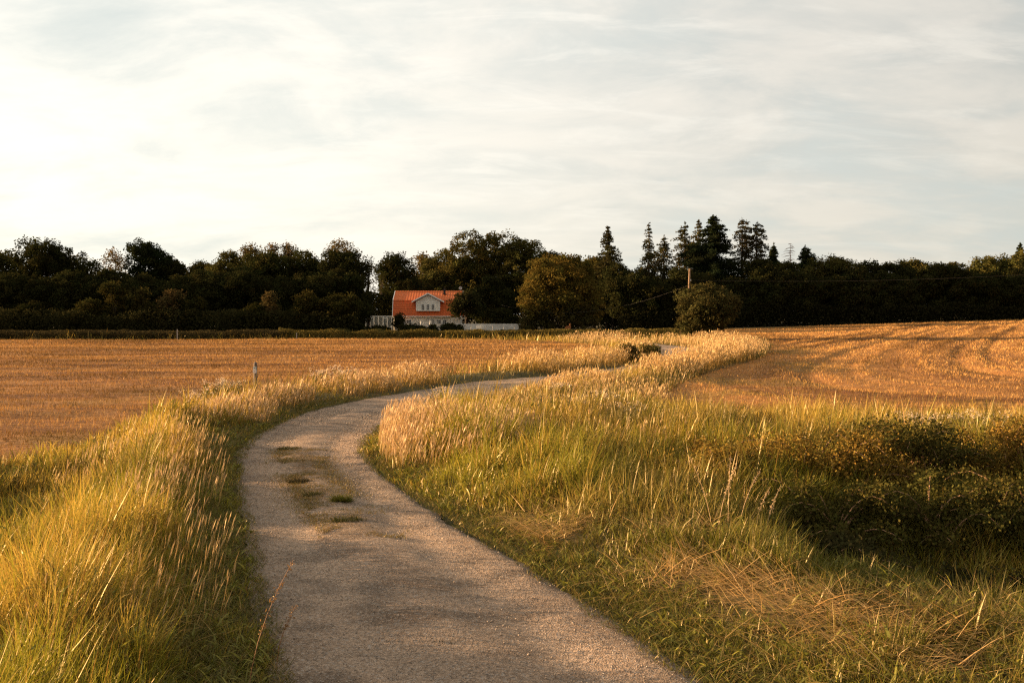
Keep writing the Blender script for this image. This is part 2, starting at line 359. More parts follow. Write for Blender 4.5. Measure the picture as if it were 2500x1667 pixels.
# ------------------------------------------------------------------ stubble fields
def field_h(x, y, right):
    if right:
        # headland: swaths follow the two borders, rounding the corner
        q_ = np.maximum(y-29, 0); bx = 5+.0145*q_*q_/(1+.022*q_); u = (x-bx)*.93; v = (y-28.3+.03*x)
        k = 4.0; s = -k*np.log(np.exp(-np.clip(u,-5,200)/k)+np.exp(-np.clip(v,-5,200)/k))
        al = np.where(u < v, y, x)
        wv = s + .35*(fbm(x/9, y/9, 31)-.5)
    else:
        wv = y - .06*x + 1.6*(fbm(x/16, y/16, 32)-.5); al = x
    sw = .5+.5*np.sin(wv*2*math.pi/3.2)
    h = (.07*sw**3 if right else .05*sw**2)*(.3+1.2*fbm(x/5, y/5, 33))
    h = h + (.13 if right else .24)*(fbm(al*.16+wv*.02, wv*.9, 34, 4)-.35)
    h = h + .05*(fbm(x*1.4, y*2.4, 35, 3)-.5)
    if right:
        for wc, d in ((5.0,.07),(6.9,.07),(12.5,.08),(14.4,.08),(22,.08),(23.9,.08),(33,.08),(35,.08)): h = h - d*np.exp(-((wv-wc)/.28)**2)
    return h, wv
def field(name, P, xs, ys, right):
    x, y, f = gridmesh(xs, ys); ins = inpoly(x, y, P); pd = polydist(x, y, P)
    h, wv = field_h(x, y, right)
    z = gz(x, y) + .04 + h*sst(pd, 0, .8)
    keep = ins[f].any(1); f = f[keep]
    # outside verts tucked under
    z = np.where(ins, z, gz(x, y)-.12)
    used = np.unique(f); rm = np.zeros(len(x), int); rm[used] = np.arange(len(used)); f = rm[f]
    x, y, z, pd, wv = x[used], y[used], z[used], pd[used], wv[used]
    c1, c2, c3 = np.array([.44,.21,.062]), np.array([.22,.095,.030]), np.array([.52,.29,.11])
    k = 1-sst(fbm((x+y*.35 if right else x)*.07+wv*.03, wv*.75, 39, 4), .30, .68)[:, None]; k2 = sst(fbm(x/2, y/.8, 37), .5, .8)[:, None]  # row streaks: chaff tone plus ridge shade painted into the ground colour
    col = (c1*(1-k)+c2*k)*(1-k2*.5) + c3*k2*.5
    g = (sst(fbm(x/3, y/3, 38), .52, .72)*(1-sst(pd, 2, 9))*(.35 if right else .25))[:, None]
    col = col*(1-g) + np.array([.17,.155,.035])*g
    return tag(mk(name, np.stack([x, y, z], 1), [f], M_FIELD, col=col, smooth=True), kind='structure')
yl = [-8.0]
while yl[-1] < 113: yl.append(yl[-1] + max(.16, yl[-1]*.0045))
field('field_left', FIELD_L, axis([(-96,-60,.9),(-60,-30,.5),(-30,9,.28)]), np.array(yl), False)
yr = [18.0]
while yr[-1] < 160: yr.append(yr[-1] + max(.15, yr[-1]*.0045))
field('field_right', FIELD_R, axis([(4,45,.28),(45,90,.6),(90,152,1.4)]), np.array(yr), True)

# ------------------------------------------------------------------ blades
def blades(P, H, W, a0, a1, az, cb, ct, seg=3, head=None):
    """P base points, H length, W width, a0 base lean, a1 extra bend (rad), az lean heading, colours base/tip. Returns V, [faces], col, tip"""
    n = len(P); ts = np.linspace(0, 1, seg+1); dirx = np.cos(az); diry = np.sin(az)
    yaw = rs.rand(n)*math.pi*2; wx = np.cos(yaw); wy = np.sin(yaw)
    pts = [P.copy()]; cur = P.copy()
    for j in range(seg):
        ph = a0 + a1*((ts[j]+ts[j+1])/2)**1.3; st = H/seg
        cur = cur + np.stack([np.sin(ph)*dirx*st, np.sin(ph)*diry*st, np.cos(ph)*st], 1); pts.append(cur)
    wf = [1, .95, .7, .45, .3][:seg] if seg > 2 else [1, .8]
    V = []; C = []
    for j in range(seg):
        o = np.stack([wx, wy, np.zeros(n)], 1)*(W*wf[j]*.5)[:, None]
        V += [pts[j]-o, pts[j]+o]; tt = ts[j]; c = cb*(1-tt)+ct*tt; C += [c, c]
    V.append(pts[-1]); C.append(ct)
    k = 2*seg+1; V = np.stack(V, 1).reshape(-1, 3); C = np.stack(C, 1).reshape(-1, 3); b = (np.arange(n)*k)[:, None]
    Q = np.concatenate([b+np.array([2*j, 2*j+1, 2*j+3, 2*j+2]) for j in range(seg-1)]); Tr = b+np.array([2*seg-2, 2*seg-1, 2*seg])
    d = pts[-1]-pts[-2]; return V, Q, Tr, C, pts[-1], d/np.linalg.norm(d, axis=1)[:, None]
def rhombi(c, u, v, col):
    n = len(c); V = np.stack([c-u, c+v, c+u, c-v], 1).reshape(-1, 3); F = (np.arange(n)*4)[:, None]+np.arange(4)
    return V, F, np.repeat(col, 4, 0)
def heads(tip, d, L, Wd, col):
    """feathery seed heads: three crossed slim rhombi along the stalk end"""
    out = []
    for k in range(3):
        r = rs.randn(len(tip), 3); v = np.cross(d, r); v /= np.linalg.norm(v, axis=1)[:, None]+1e-6
        c = tip - d*(L*(.35+.18*k))[:, None] + v*(Wd*.35)[:, None]
        out.append(rhombi(c, d*(L*.5)[:, None], v*(Wd*.5)[:, None], col))
    return merge(out)
def merge(parts):
    V = []; F = []; C = []; b = 0
    for v, f, c in parts: V.append(v); F.append(f+b); C.append(c); b += len(v)
    return np.concatenate(V), np.concatenate(F), np.concatenate(C)
class Bag:
    def __init__(s): s.V = []; s.Q = []; s.T = []; s.C = []; s.n = 0
    def add(s, V, Q, Tr, C):
        s.V.append(V); s.C.append(C)
        if Q is not None and len(Q): s.Q.append(Q+s.n)
        if Tr is not None and len(Tr): s.T.append(Tr+s.n)
        s.n += len(V)
    def blades(s, *a, **k):
        V, Q, Tr, C, tip, d = blades(*a, **k); s.add(V, Q, Tr, C); return tip, d
    def build(s, name, mat, parent=None):
        return mk(name, np.concatenate(s.V), [np.concatenate(q) for q in (s.Q, s.T) if q], mat, parent, col=np.concatenate(s.C))
def scatter(n, d0, d1, u0, u1, p=1.3):
    """ground points, density per area ~ d^-p"""
    e = 2-p; r = rs.rand(n); d = (d0**e + r*(d1**e-d0**e))**(1/e); u = u0+(u1-u0)*rs.rand(n)
    return d*u, d
A = lambda *c: np.array(c, float)
def lerp(a, b, k): return a*(1-k)+b*k
OUTF = lambda x, y: ~(inpoly(x, y, FIELD_L) & (polydist(x, y, FIELD_L) > .35)) & ~(inpoly(x, y, FIELD_R) & (polydist(x, y, FIELD_R) > .5))
def ell(x, y, cx_, cy_, rx, ry): return np.clip(1.25-np.sqrt(((x-cx_)/rx)**2+((y-cy_)/ry)**2), 0, 1)**.7

# --- verge grass, main cover
def strawband(x, y):
    a = np.array([.2, 12.9]); b = np.array([3.3, 7.6]); d = b-a; t = np.clip(((x-a[0])*d[0]+(y-a[1])*d[1])/(d@d), 0, 1); q = np.hypot(x-a[0]-t*d[0], y-a[1]-t*d[1])
    m = np.exp(-(q/.45)**2)+.8*np.exp(-(((x-2.1)/.9)**2+((y-11.9)/.45)**2))+.6*np.exp(-(((x-4.6)/1.2)**2+((y-8.6)/.6)**2))
    return np.clip(m*sst(fbm(x*1.7, y*1.7, 54)+.5*(vn(x*4, y*4, 69)-.5), .36, .56), 0, 1)
def verge(N, d0, d1, u0, u1, wmul, name, label):
    x, y = scatter(N, d0, d1, u0, u1); de, sd = road_d(x, y)
    jd = de + (fbm(x*1.4, y*1.4, 50)-.5)*.7
    m = OUTF(x, y) & (jd > .02)
    x, y, de, sd, jd = x[m], y[m], de[m], sd[m], jd[m]
    cl = fbm(x*1.1, y*1.1, 51); cl2 = fbm(x*.35, y*.35, 52); fine = vn(x*4, y*4, 53)**1.3
    straw = strawband(x, y)*(sd > 0)*(y < 15)
    near_ditch = np.exp(-((y-12.6)/2.3)**2)*sst(x, 2.2, 3.8)
    # height of the sward
    h = .12 + (.12+.72*cl**1.3+.28*cl2)*sst(jd, .25, 1.7)
    lp = (sd < 0); rp = ~lp
    h = h*(.62+.8*fine)
    h = np.where(lp & (y < 22), h*(.50+.66*np.exp(-((de-1.5)/1.4)**2)), h)
    h = np.where(rp & (x > 2.6) & (y > 22), h*(1-.55*sst(y, 23, 27)*(1-sst(y, 33, 38))*sst(x, 2.6, 4.5)), h)
    yy = y + .23*(x+3); h = np.where(lp, h*(1-.62*np.exp(-((yy-12.9)/.45)**2)-.6*np.exp(-((yy-19.6)/.5)**2)-.35*np.exp(-((yy-16.6)/.25)**2)), h)  # low gaps added in the left sward to let sun bands across the track
    h = np.where(rp & (y < 14), h*lerp(.85, .55, sst(y, 13.5, 10.5)), h)
    h = np.where(rp & (y > 22) & (y < 50), h*(1-.20*sst(y, 22, 36)), h)
    h *= 1-.55*straw
    h *= 1-.3*near_ditch
    h *= 1-.6*ell(x, y, -7.6, 22.6, 2.2, 1.5)*lp     # flattened lay-by patch
    keep = rs.rand(len(x)) < np.clip(.25+1.2*cl, .3, 1); keep &= rs.rand(len(x)) > straw*.1
    x, y, de, sd, cl, cl2, h, jd, straw, nd = [q[keep] for q in (x, y, de, sd, cl, cl2, h, jd, straw, near_ditch)]
    n = len(x); z = ground_z(x, y, de, sd)-.02
    g1, g2 = A(.15,.155,.013), A(.35,.305,.026); o1 = A(.50,.32,.042); gold = A(.66,.44,.09); br = A(.30,.14,.035); dk = A(.06,.055,.016)
    f = sst(fbm(x*.55, y*.55, 55)+.12*(rs.rand(n)-.5), .34, .66)[:, None]
    far = sst(y, 13, 24)[:, None]; r = rs.rand(n)[:, None]
    green = lerp(g1, g2, r); dry = lerp(o1, gold, rs.rand(n)[:, None])
    k = np.clip(f*.75 + far*.55 - .12, 0, 1)
    k = np.where((jd < .9)[:, None], k*.45, k)
    k = np.where(((sd > 0) & (y < 12.5))[:, None], k*.55, k)
    gp = (ell(x, y, -.2, 16.8, 2.2, 2.4)*(sd > 0))[:, None]; k = k*(1-.75*gp)
    ct = lerp(green, dry, (rs.rand(n)[:, None] < k).astype(float)*.85+.1*k)
    ct = lerp(ct, br, (rs.rand(n) < .12)[:, None]*.8)
    low = ((sd > 0)*(1-sst(y + .35*x, 13.0, 15.5)))[:, None]; ct = lerp(ct, ct*A(.50,.56,.70), low)  # shade over the near right verge, painted into the blade colour
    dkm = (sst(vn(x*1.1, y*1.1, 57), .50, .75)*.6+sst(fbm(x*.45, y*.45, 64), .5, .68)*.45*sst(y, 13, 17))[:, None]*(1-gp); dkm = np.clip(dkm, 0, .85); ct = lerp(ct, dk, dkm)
    pr = polydist(x, y, FIELD_R); rim_shade = np.where(sd < 0, sst(y, 39, 43)*(1-sst(y, 54, 60))*(1-sst(de, .8, 1.8)), sst(y, 34, 40)*(1-sst(y, 84, 92))*(1-sst(pr, .6, 1.6)))[:, None]*.85  # dark strips: shade on the verge fronts put into the blade colour
    ct = lerp(ct, A(.060,.066,.016), rim_shade)
    cb = lerp(ct, A(.13,.09,.025), .6)
    az = (fbm(x*.8, y*.8, 58)-.5)*3.2 + rs.randn(n)*1.7
    az = np.where(jd < .8, az + np.where(sd < 0, 0, math.pi)*.5, az)
    a0 = .03+.34*rs.rand(n)**1.3+.12*sst(cl2, .5, .8); a1 = .15+1.35*rs.rand(n)**2.2
    a0 = a0 + straw*.9 + .35*np.exp(-jd/.6)*rs.rand(n)
    W = (.0040+.0060*rs.rand(n)**2.5)*np.maximum(1, y/9.0)**.8*wmul
    seg = 3 if d1 < 30 else 2
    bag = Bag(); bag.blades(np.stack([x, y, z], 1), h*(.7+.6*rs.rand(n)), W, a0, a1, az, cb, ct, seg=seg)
    if d1 < 30:       # broad leaved herbs growing through the sward
        k = np.where((rs.rand(n) < .10) & (fbm(x*1.6, y*1.6, 59) > .42))[0]; m = len(k)
        for q in range(3):
            zz_ = z[k]+h[k]*rs.rand(m)*.75; cc_ = lerp(A(.09,.10,.018), A(.26,.23,.035), rs.rand(m, 1))*(.7+.6*rs.rand(m, 1))
            bag.blades(np.stack([x[k], y[k], zz_], 1), .07+.13*rs.rand(m), (.012+.014*rs.rand(m))*np.maximum(1, y[k]/12), .5+.8*rs.rand(m), .4+.8*rs.rand(m), rs.rand(m)*6.3, cc_, cc_*1.1, seg=3)
    return tag(bag.build(name, M_GRASS), label, kind='stuff')
verge(290000, 3.6, 26, -.78, .62, 1.55, 'verge_grass', 'mixed green and gold grass covering the verges beside the track')
verge(150000, 26, 128, -.62, .62, 1.35, 'verge_grass', 'golden grass on the verges beyond the bend of the track')

def fringe(N):
    x, y = scatter(N*6, 4.5, 34, -.6, .4, 1.5); de, sd = road_d(x, y); m = (de > -.32+.3*fbm(x*2.5, y*2.5, 60)) & (de < .7); m &= rs.rand(len(x)) < sst(de, -.4, .15)*.9+.06
    x, y, de, sd = x[m], y[m], de[m], sd[m]; n = len(x); z = np.where(de < 0, road_z(x, y)-.01, ground_z(x, y, de, sd)-.01)
    c = lerp(A(.12,.125,.02), A(.30,.19,.06), (rs.rand(n, 1) < .45)*rs.rand(n, 1)**.5)*(.55+.7*rs.rand(n, 1))
    bag = Bag(); bag.blades(np.stack([x, y, z], 1), (.05+.13*rs.rand(n))*(.7+.6*sst(de, -.1, .5)), (.004+.004*rs.rand(n))*np.maximum(1, y/9)**.8, .4+.8*rs.rand(n), .3+.7*rs.rand(n), rs.rand(n)*6.3, c*.8, c, seg=3)
    return tag(bag.build('track_edge_grass', M_GRASS), 'short trampled grass creeping in from both edges of the track', kind='stuff')
fringe(90000)
# --- tall stalks with seed heads
def stalks(spec, name, label):
    bag = Bag()
    for (cx_, cy_, rx, ry, n, H, az0, col, hcol, dn) in spec:
        a = rs.rand(n)*2*math.pi; r = np.sqrt(rs.rand(n)); x = cx_+rx*r*np.cos(a); y = cy_+ry*r*np.sin(a)
        de, sd = road_d(x, y); m = (de > .25) & OUTF(x, y) & (fbm(x*1.0, y*1.0, 61) > dn); x, y, de, sd = x[m], y[m], de[m], sd[m]
        if not len(x): continue
        k = len(x); z = ground_z(x, y, de, sd); s = max(1, cy_/11)**.85
        rr_ = np.sqrt(((x-cx_)/rx)**2+((y-cy_)/ry)**2); hh = H*(.45+.65*rs.rand(k))*(.75+.5*fbm(x*1.5, y*1.5, 62))*(1-.42*rr_**3)
        ct = A(*col)*(.75+.5*rs.rand(k))[:, None]; cb = ct*.7*A(1,.95,.7)
        tip, d = bag.blades(np.stack([x, y, z], 1), hh, np.full(k, .0034*s), .05+.14*rs.rand(k), .10+.35*rs.rand(k)**2, az0+rs.randn(k)*.5, cb, ct, seg=3)
        V, F, C = heads(tip, d, .09+.09*rs.rand(k), (.005+.005*rs.rand(k))*s, A(*hcol)*(.8+.4*rs.rand(k))[:, None]); bag.add(V, F, None, C)
    return tag(bag.build(name, M_STRAW), label, kind='stuff')
GOLD = (.50,.31,.10); PALE = (.60,.40,.18); PINK = (.56,.38,.20)
stalks([(-2.4,21.6,1.5,2.4,1900,.9,.15,PALE,PINK,.28),(-.9,20.2,2.0,2.4,2200,.85,.25,GOLD,PINK,.35),(-2.8,24.6,.8,2.6,800,.72,.1,PALE,PINK,.2),
        (-6.9,18.6,1.3,2.6,750,.9,.5,PALE,PALE,.42),(-4.8,13.8,.9,2.6,420,.85,.1,PALE,PINK,.4),(-3.4,9.4,.8,2.4,300,.75,.2,GOLD,PALE,.4),(-7.4,26.5,1.0,2.5,900,.65,.6,GOLD,PINK,.4),
        (-7.3,31.2,1.0,2.2,1100,.62,.5,GOLD,PINK,.3),(-5.6,36.2,1.6,2.2,1500,.75,.3,GOLD,PINK,.3),(-4.0,39.8,1.6,1.8,900,.85,.3,GOLD,PINK,.35)],
       'tall_meadow_grass', 'tall pale meadow grass with pink seed heads along the track edge')
stalks([(1.0,26,3.4,4,1600,.6,.3,GOLD,PALE,.40),(3.0,36,3.6,5,2200,.50,.35,GOLD,PALE,.3),(2.0,39.5,2.2,4.0,2600,.62,.3,GOLD,PALE,.35),(2.2,21,3.0,4,900,.8,.4,GOLD,PALE,.5),(5,23.2,4,1.4,1100,.42,.5,GOLD,PALE,.38),
        (13,23.6,8,1.7,3600,.52,.4,GOLD,PALE,.30),(6.2,44,3.4,4,1000,.5,.2,GOLD,PALE,.3),(1.2,48.6,3.0,1.8,1300,1.0,.2,GOLD,PALE,.3)],
       'tall_meadow_grass', 'tall golden meadow grass on the mound right of the track')
stalks([(8,55,3.2,5,1500,1.0,.1,GOLD,PALE,.25),(4.6,54.5,2.4,4,1200,1.0,.2,GOLD,PALE,.25),(9.5,92,7,9,2600,1.3,.1,PALE,PALE,.2),(16.2,84,5.0,6,2300,1.3,.1,PALE,PALE,.2),(16.5,72,2.0,6,900,1.1,.1,PALE,PALE,.25),(8.6,68,1.6,9,1000,.9,.1,GOLD,PALE,.25),(12.4,60.5,2.4,6,3000,1.15,.1,GOLD,PALE,.1),(9.0,51.5,2.6,5.5,3200,1.15,.1,GOLD,PALE,.1),(6.6,46.5,2.2,3,1500,.9,.1,GOLD,PALE,.1),(16.4,70,2.4,5,1500,1.0,.1,PALE,PALE,.1)],
       'tall_meadow_grass', 'tall pale meadow grass on the far rise before the woods')

# --- flattened straw on the right verge
def straw(N):
    bag = Bag(); x = rs.uniform(-1, 7.5, N*3); y = rs.uniform(5.5, 14, N*3); de, sd = road_d(x, y)
    s = strawband(x, y); m = (de > .35) & (sd > 0) & (rs.rand(len(x)) < s*1.1)
    x, y, de, sd = x[m], y[m], de[m], sd[m]; n = len(x); lay = fbm(x*1.2, y*1.2, 66)
    z = ground_z(x, y, de, sd)+.04+.17*rs.rand(n)*(.4+lay)
    az = (fbm(x*1.1, y*1.1, 67)-.5)*3.0 + 2.45 + rs.randn(n)*.6 + math.pi*(rs.rand(n)<.25)
    ct = lerp(A(.66,.42,.17), A(.36,.19,.055), rs.rand(n)[:, None])*(.75+.45*rs.rand(n))[:, None]
    bag.blades(np.stack([x, y, z], 1), .15+.6*rs.rand(n)**1.3, .0035+.006*rs.rand(n)**2, .85+.75*rs.rand(n), .2+.5*rs.rand(n), az, ct, ct, seg=3)
    # scattered thatch elsewhere on both verges
    N2 = N//2; x, y = scatter(N2, 4, 30, -.75, .6); de, sd = road_d(x, y); m = (de > .05) & OUTF(x, y) & (fbm(x*.7, y*.7, 68) > .48); x, y, de, sd = x[m], y[m], de[m], sd[m]; n = len(x)
    z = ground_z(x, y, de, sd)+.03+.12*rs.rand(n); ct = lerp(A(.46,.28,.10), A(.24,.17,.05), rs.rand(n)[:, None])
    bag.blades(np.stack([x, y, z], 1), .25+.35*rs.rand(n), (.005+.003*rs.rand(n))*np.maximum(1, y/12), 1.0+.5*rs.rand(n), .3+.4*rs.rand(n), rs.rand(n)*6.3, ct, ct, seg=3)
    return tag(bag.build('flattened_straw', M_STRAW), 'pale straw lying flattened on the right verge and in the sward', kind='stuff')
straw(19000)

# --- stubble
def stubble(N, P, right, d0, d1, u0, u1, label):
    x, y = scatter(N, d0, d1, u0, u1, 1.0); m = inpoly(x, y, P) & (polydist(x, y, P) > .1); x, y = x[m], y[m]
    h, wv = field_h(x, y, right); k = rs.rand(len(x)) < np.clip(.35+4*np.abs(h), 0, 1); x, y, h, wv = x[k], y[k], h[k], wv[k]; n = len(x)
    pd = polydist(x, y, P); z = gz(x, y)+.03+h*sst(pd, 0, .8)
    r = rs.rand(n)[:, None]; al = np.where(wv > 0, x, x) if not right else x+y*.35; dkf = sst(fbm(al*.07+wv*.03, wv*(.9 if right else .6), 39, 4), .30, .62)  # bright and dark rows: chaff, with shade lines put into the straw colour
    if right:
        for wc in (5.0,6.9,12.5,14.4,22,23.9,33,35): dkf = dkf*(1-.42*np.exp(-((wv-wc)/.25)**2))
    ct = lerp(A(.62,.37,.13), A(.44,.21,.058), r)*(.45+.75*rs.rand(n))[:, None]*(.42+.85*dkf)[:, None]
    g = (sst(fbm(x/3, y/3, 38), .5, .7)*(1-sst(pd, 2, 10))*(.35 if right else .25)*(rs.rand(n) < .8))[:, None]; ct = lerp(ct, A(.20,.19,.035), g)
    lie = rs.rand(n) < .45; a0 = np.where(lie, 1.1+.4*rs.rand(n), .1+.35*rs.rand(n)); az = np.where(lie, rs.rand(n)*6.3, rs.rand(n)*6.3)
    H = (.07+.11*rs.rand(n))*(1+.5*lie)*(1+sst(y, 40, 110)*.3); W = (.008+.006*rs.rand(n))*np.maximum(1, y/26)**.9
    bag = Bag(); bag.blades(np.stack([x, y, z], 1), H, W, a0, .2+.3*rs.rand(n), az, ct*.8, ct, seg=2)
    return tag(bag.build('field_stubble', M_STUB), label, kind='stuff')
stubble(440000, FIELD_L, False, 15, 112, -.64, .1, 'orange stubble and chaff covering the left field')
stubble(420000, FIELD_R, True, 26, 158, .02, .64, 'orange stubble and straw rows covering the right field')

# ------------------------------------------------------------------ placing by picture position (px in a 2352 wide picture)
def at(px, d): return (px-1176)/2287*d
def zt(py, d): return CAMH+(720-py)/2287*d

# ------------------------------------------------------------------ trees
def unit(n):
    v = rs.randn(n, 3); return v/np.linalg.norm(v, axis=1)[:, None]
def leafcloud(C, col, L, Wd, flat=.0):
    n = len(C); u = unit(n); v = np.cross(u, unit(n)); v /= np.linalg.norm(v, axis=1)[:, None]+1e-6
    s = (.6+.8*rs.rand(n))[:, None]
    return rhombi(C, u*L*.5*s, v*Wd*.5*s, col)
def leafcol(base, n, cid=None, nc=1, var=.35):
    base = A(*base); c = base*(1-var/2+var*rs.rand(n, 1))
    if cid is not None:
        h = rs.rand(nc, 1)[cid]; c = c*(.72+.56*h); c[:, 0] *= (.9+.3*rs.rand(nc)[cid])
    return c
TR = {}
def broadleaf(name, px, top, wpx, d, label, group=None, base=None, col=(.040,.045,.012), dens=1.0, airy=0.0, leaf=None, low=.12, lobes=13, tall=None, cat='tree', trunkname='trunk', nlim=7):
    x = at(px, d); zb = float(gz(x, d)) if base is None else base
    if d > 126 and cat == 'tree' and wpx > 40: wpx = wpx*1.28
    H = zt(top, d)-zb; Rr = wpx/2287*d/2; t = empty(name, (x, d, zb), label, cat, group)
    cz = H*(1+low)/2; rzv = H*(1-low)/2; leaf = leaf or d*.0014
    # lobes
    LC = []; 
    lobes = int(lobes*1.5)
    for i in range(lobes):
        a = i*2.4+rs.rand()*1.2; q = rs.uniform(-.75, .80); rr = max(0, 1-abs(q)**2.6)**.5*rs.uniform(.40, .78)
        LC.append((rr*Rr*math.cos(a), rr*Rr*math.sin(a), cz+q*rzv*.86, min(Rr, rzv)*rs.uniform(.22, .44)))
    LC.append((rs.uniform(-.15,.15)*Rr, 0, cz+rzv*.55, min(Rr, rzv)*.46)); LC.append((rs.uniform(-.3,.3)*Rr, 0, cz+rzv*.72, min(Rr, rzv)*.27)); LC.append((rs.uniform(-.2,.2)*Rr, 0, cz, min(Rr, rzv)*.62))
    LC = np.array(LC); nl = len(LC)
    area = 4*math.pi*(LC[:,3]**2).sum(); ncl = int(np.clip(area/(leaf*leaf*22), 60, 620)*(1-.35*airy))
    li = rs.choice(nl, ncl, p=LC[:,3]**2/(LC[:,3]**2).sum()); uu = unit(ncl); uu[:,2] = uu[:,2]*.85+.1
    cc = LC[li,:3]+uu*LC[li,3:4]*(.75+.35*rs.rand(ncl, 1)); cr = leaf*(2.2+2.4*rs.rand(ncl))*(1+.3*airy)
    per = int(60*dens*(1-.45*airy)); cid = np.repeat(np.arange(ncl), per); n = len(cid)
    P = cc[cid]+unit(n)*(rs.rand(n, 1)**.45)*cr[cid][:, None]*A(1.05,1.05,.8)
    m = P[:, 2] > .05*H; P, cid = P[m], cid[m]; n = len(P)
    V, F, C = leafcloud(P, leafcol(col, n, cid, ncl), leaf*1.25, leaf*.85)
    mk('crown', V, [F], M_LEAF, t, col=C)
    mb = MB(); rt = max(.05, H*.018); th = cz if airy > .5 else cz*.9
    wob = [(rs.uniform(-.02,.02)*H*k, rs.uniform(-.02,.02)*H*k, th*k) for k in (0, .3, .6, 1)]
    mb.tube(wob, [rt*1.25, rt, rt*.8, rt*.5], 7)
    for i in rs.choice(nl, min(nl, nlim), replace=False):
        s0 = wob[2]; e = LC[i]; s0 = (0, 0, min(th*rs.uniform(.35, .9), e[2]*.8)); mdl = (e[0]*.45, e[1]*.45, s0[2]*.4+e[2]*.6)
        mb.tube([s0, mdl, (e[0], e[1], e[2]+.3*e[3])], [rt*.45, rt*.28, rt*.08], 5)
    mb.build(trunkname, M_BARK, t, smooth=True)
    return t
def conifer(name, px, top, wpx, d, label, group=None, col=(.028,.036,.014), droop=.25, ragged=.3, base_frac=.1, dens=1.0, trunks=1, prof=1.0, cat='tree', dead=False):
    wpx *= 1.75 if not dead else 1
    x = at(px, d); zb = float(gz(x, d)); H = zt(top, d)-zb; Rr = wpx/2287*d/2; t = empty(name, (x, d, zb), label, cat, group)
    LP = []; TW = MB(); rt = H*.014; cid = []; nb = 0
    for k in range(trunks):
        ox = 0 if trunks == 1 else (-.28+.56*k)*Rr; h = H*(1 if k == 0 else .96)
        TW.tube([(ox*.6, 0, 0), (ox, .1, h*.5), (ox*1.05, 0, h*.99)], [rt*1.2, rt*.8, rt*.1], 7)
        z = h*base_frac; step = max(.35, H*.028)
        while z < h*.99:
            f = (z/h-base_frac)/(1-base_frac); rad = Rr*(min(1, (1-f)*H*(1-base_frac)/(95/2287*d))**.85*.95+.05)*(1 if trunks == 1 else .72)
            if prof < .7: rad = Rr*math.sqrt(max(.03, 1-(2*f-1)**2 if f > .5 else .92))*(.62 if trunks > 1 else 1)
            for b in range(rs.randint(6, 9)):
                if rs.rand() < ragged*.35: continue
                a = rs.rand()*6.28; L = rad*(1-ragged*rs.rand()**.7)*(1+.25*math.sin(a+z*.6+px)); dz = -droop*L+rs.randn()*.1
                e = (ox+L*math.cos(a), L*math.sin(a), z+dz); s0 = (ox, 0, z)
                if rs.rand() < (1 if dead else .35): TW.tube([s0, ((s0[0]+e[0])/2, e[1]/2, z+dz*.25), e], [rt*.22, rt*.15, rt*.05], 4, cap=False)
                m = int(max(8, 62*dens*L/1.5)); q = rs.rand(m)**.75; q2 = q[:, None]
                pp = A(*s0)*(1-q2)+A(*e)*q2; pp[:, 2] += dz*(q**2-q)*.6
                w_ = .10*L+.14; pp += rs.randn(m, 3)*A(w_, w_, w_*.55)*(1.15-q2*.7); LP.append(pp); cid.append(np.full(m, nb)); nb += 1
            z += step*(.7+.6*rs.rand())
        # leader
        q = rs.rand(26, 1); LP.append(A(ox*1.05,0,h*.93)*(1-q)+A(ox*1.05,0,h*1.01)*q+rs.randn(26,3)*.07); cid.append(np.full(26, nb)); nb += 1
    TW.build('trunk', M_BARK if not dead else pm('dead_wood', (.30,.17,.11), .9, noise=.2), t, smooth=True)
    if not dead:
        P = np.concatenate(LP); cid = np.concatenate(cid); V, F, C = leafcloud(P, leafcol(col, len(P), cid, nb), d*.0021, d*.0010); mk('crown', V, [F], M_LEAF, t, col=C)
    return t
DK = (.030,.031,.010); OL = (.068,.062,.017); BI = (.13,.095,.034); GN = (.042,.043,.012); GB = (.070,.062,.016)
LW = 'trees of the left wood'; MW = 'trees behind the house'; RW = 'trees of the right wood'
B = broadleaf
B('deciduous_tree', -20, 575, 120, 148, 'leafy tree cut off by the left edge of the photo', LW, col=GN, airy=.4)
B('deciduous_tree', 22, 568, 76, 150, 'see-through leafy tree nearest the left edge', LW, col=GN, airy=.7)
B('deciduous_tree', 103, 553, 140, 145, 'broad domed dark tree, second crown from the left edge', LW, col=DK, airy=.15)
B('deciduous_tree', 172, 577, 70, 150, 'loose tree with sky showing through, right of the broad left dome', LW, col=OL, airy=.7)
B('deciduous_tree', 216, 583, 60, 150, 'loose tree with sky gaps, left of the pale thin tree', LW, col=GN, airy=.65)
B('birch_tree', 268, 562, 52, 158, 'thin pale sparse tree just left of the dark pine', LW, col=BI, airy=1.0, dens=.6, low=.3)
B('pine_tree', 338, 541, 118, 140, 'dark pine with ragged knobbly top, highest of the left wood', LW, col=(.020,.026,.010), lobes=20, cat='pine')
B('deciduous_tree', 385, 585, 78, 141, 'dark rounded shoulder tree close right of the dark pine', LW, col=DK)
B('deciduous_tree', 452, 597, 74, 150, 'low dark tree in the dip right of the pine', LW, col=DK, airy=.3)
B('deciduous_tree', 520, 571, 92, 146, 'olive tree at the left end of the birch row', LW, col=OL, airy=.3)
B('birch_tree', 583, 554, 50, 150, 'feathery birch with light crown, left of the birch trio', LW, col=BI, airy=.6, low=.35)
B('birch_tree', 622, 551, 48, 152, 'feathery pale birch, middle of the birch trio', LW, col=BI, airy=.55, low=.35)
B('birch_tree', 668, 552, 54, 152, 'feathery pale birch with twin tips, right of the birch trio', LW, col=BI, airy=.6, low=.35)
B('deciduous_tree', 600, 583, 130, 143, 'dark round tree below the three feathery birches', LW, col=GN)
B('deciduous_tree', 712, 572, 82, 146, 'dark tree between the birches and the tall airy topped tree', LW, col=GN, airy=.3)
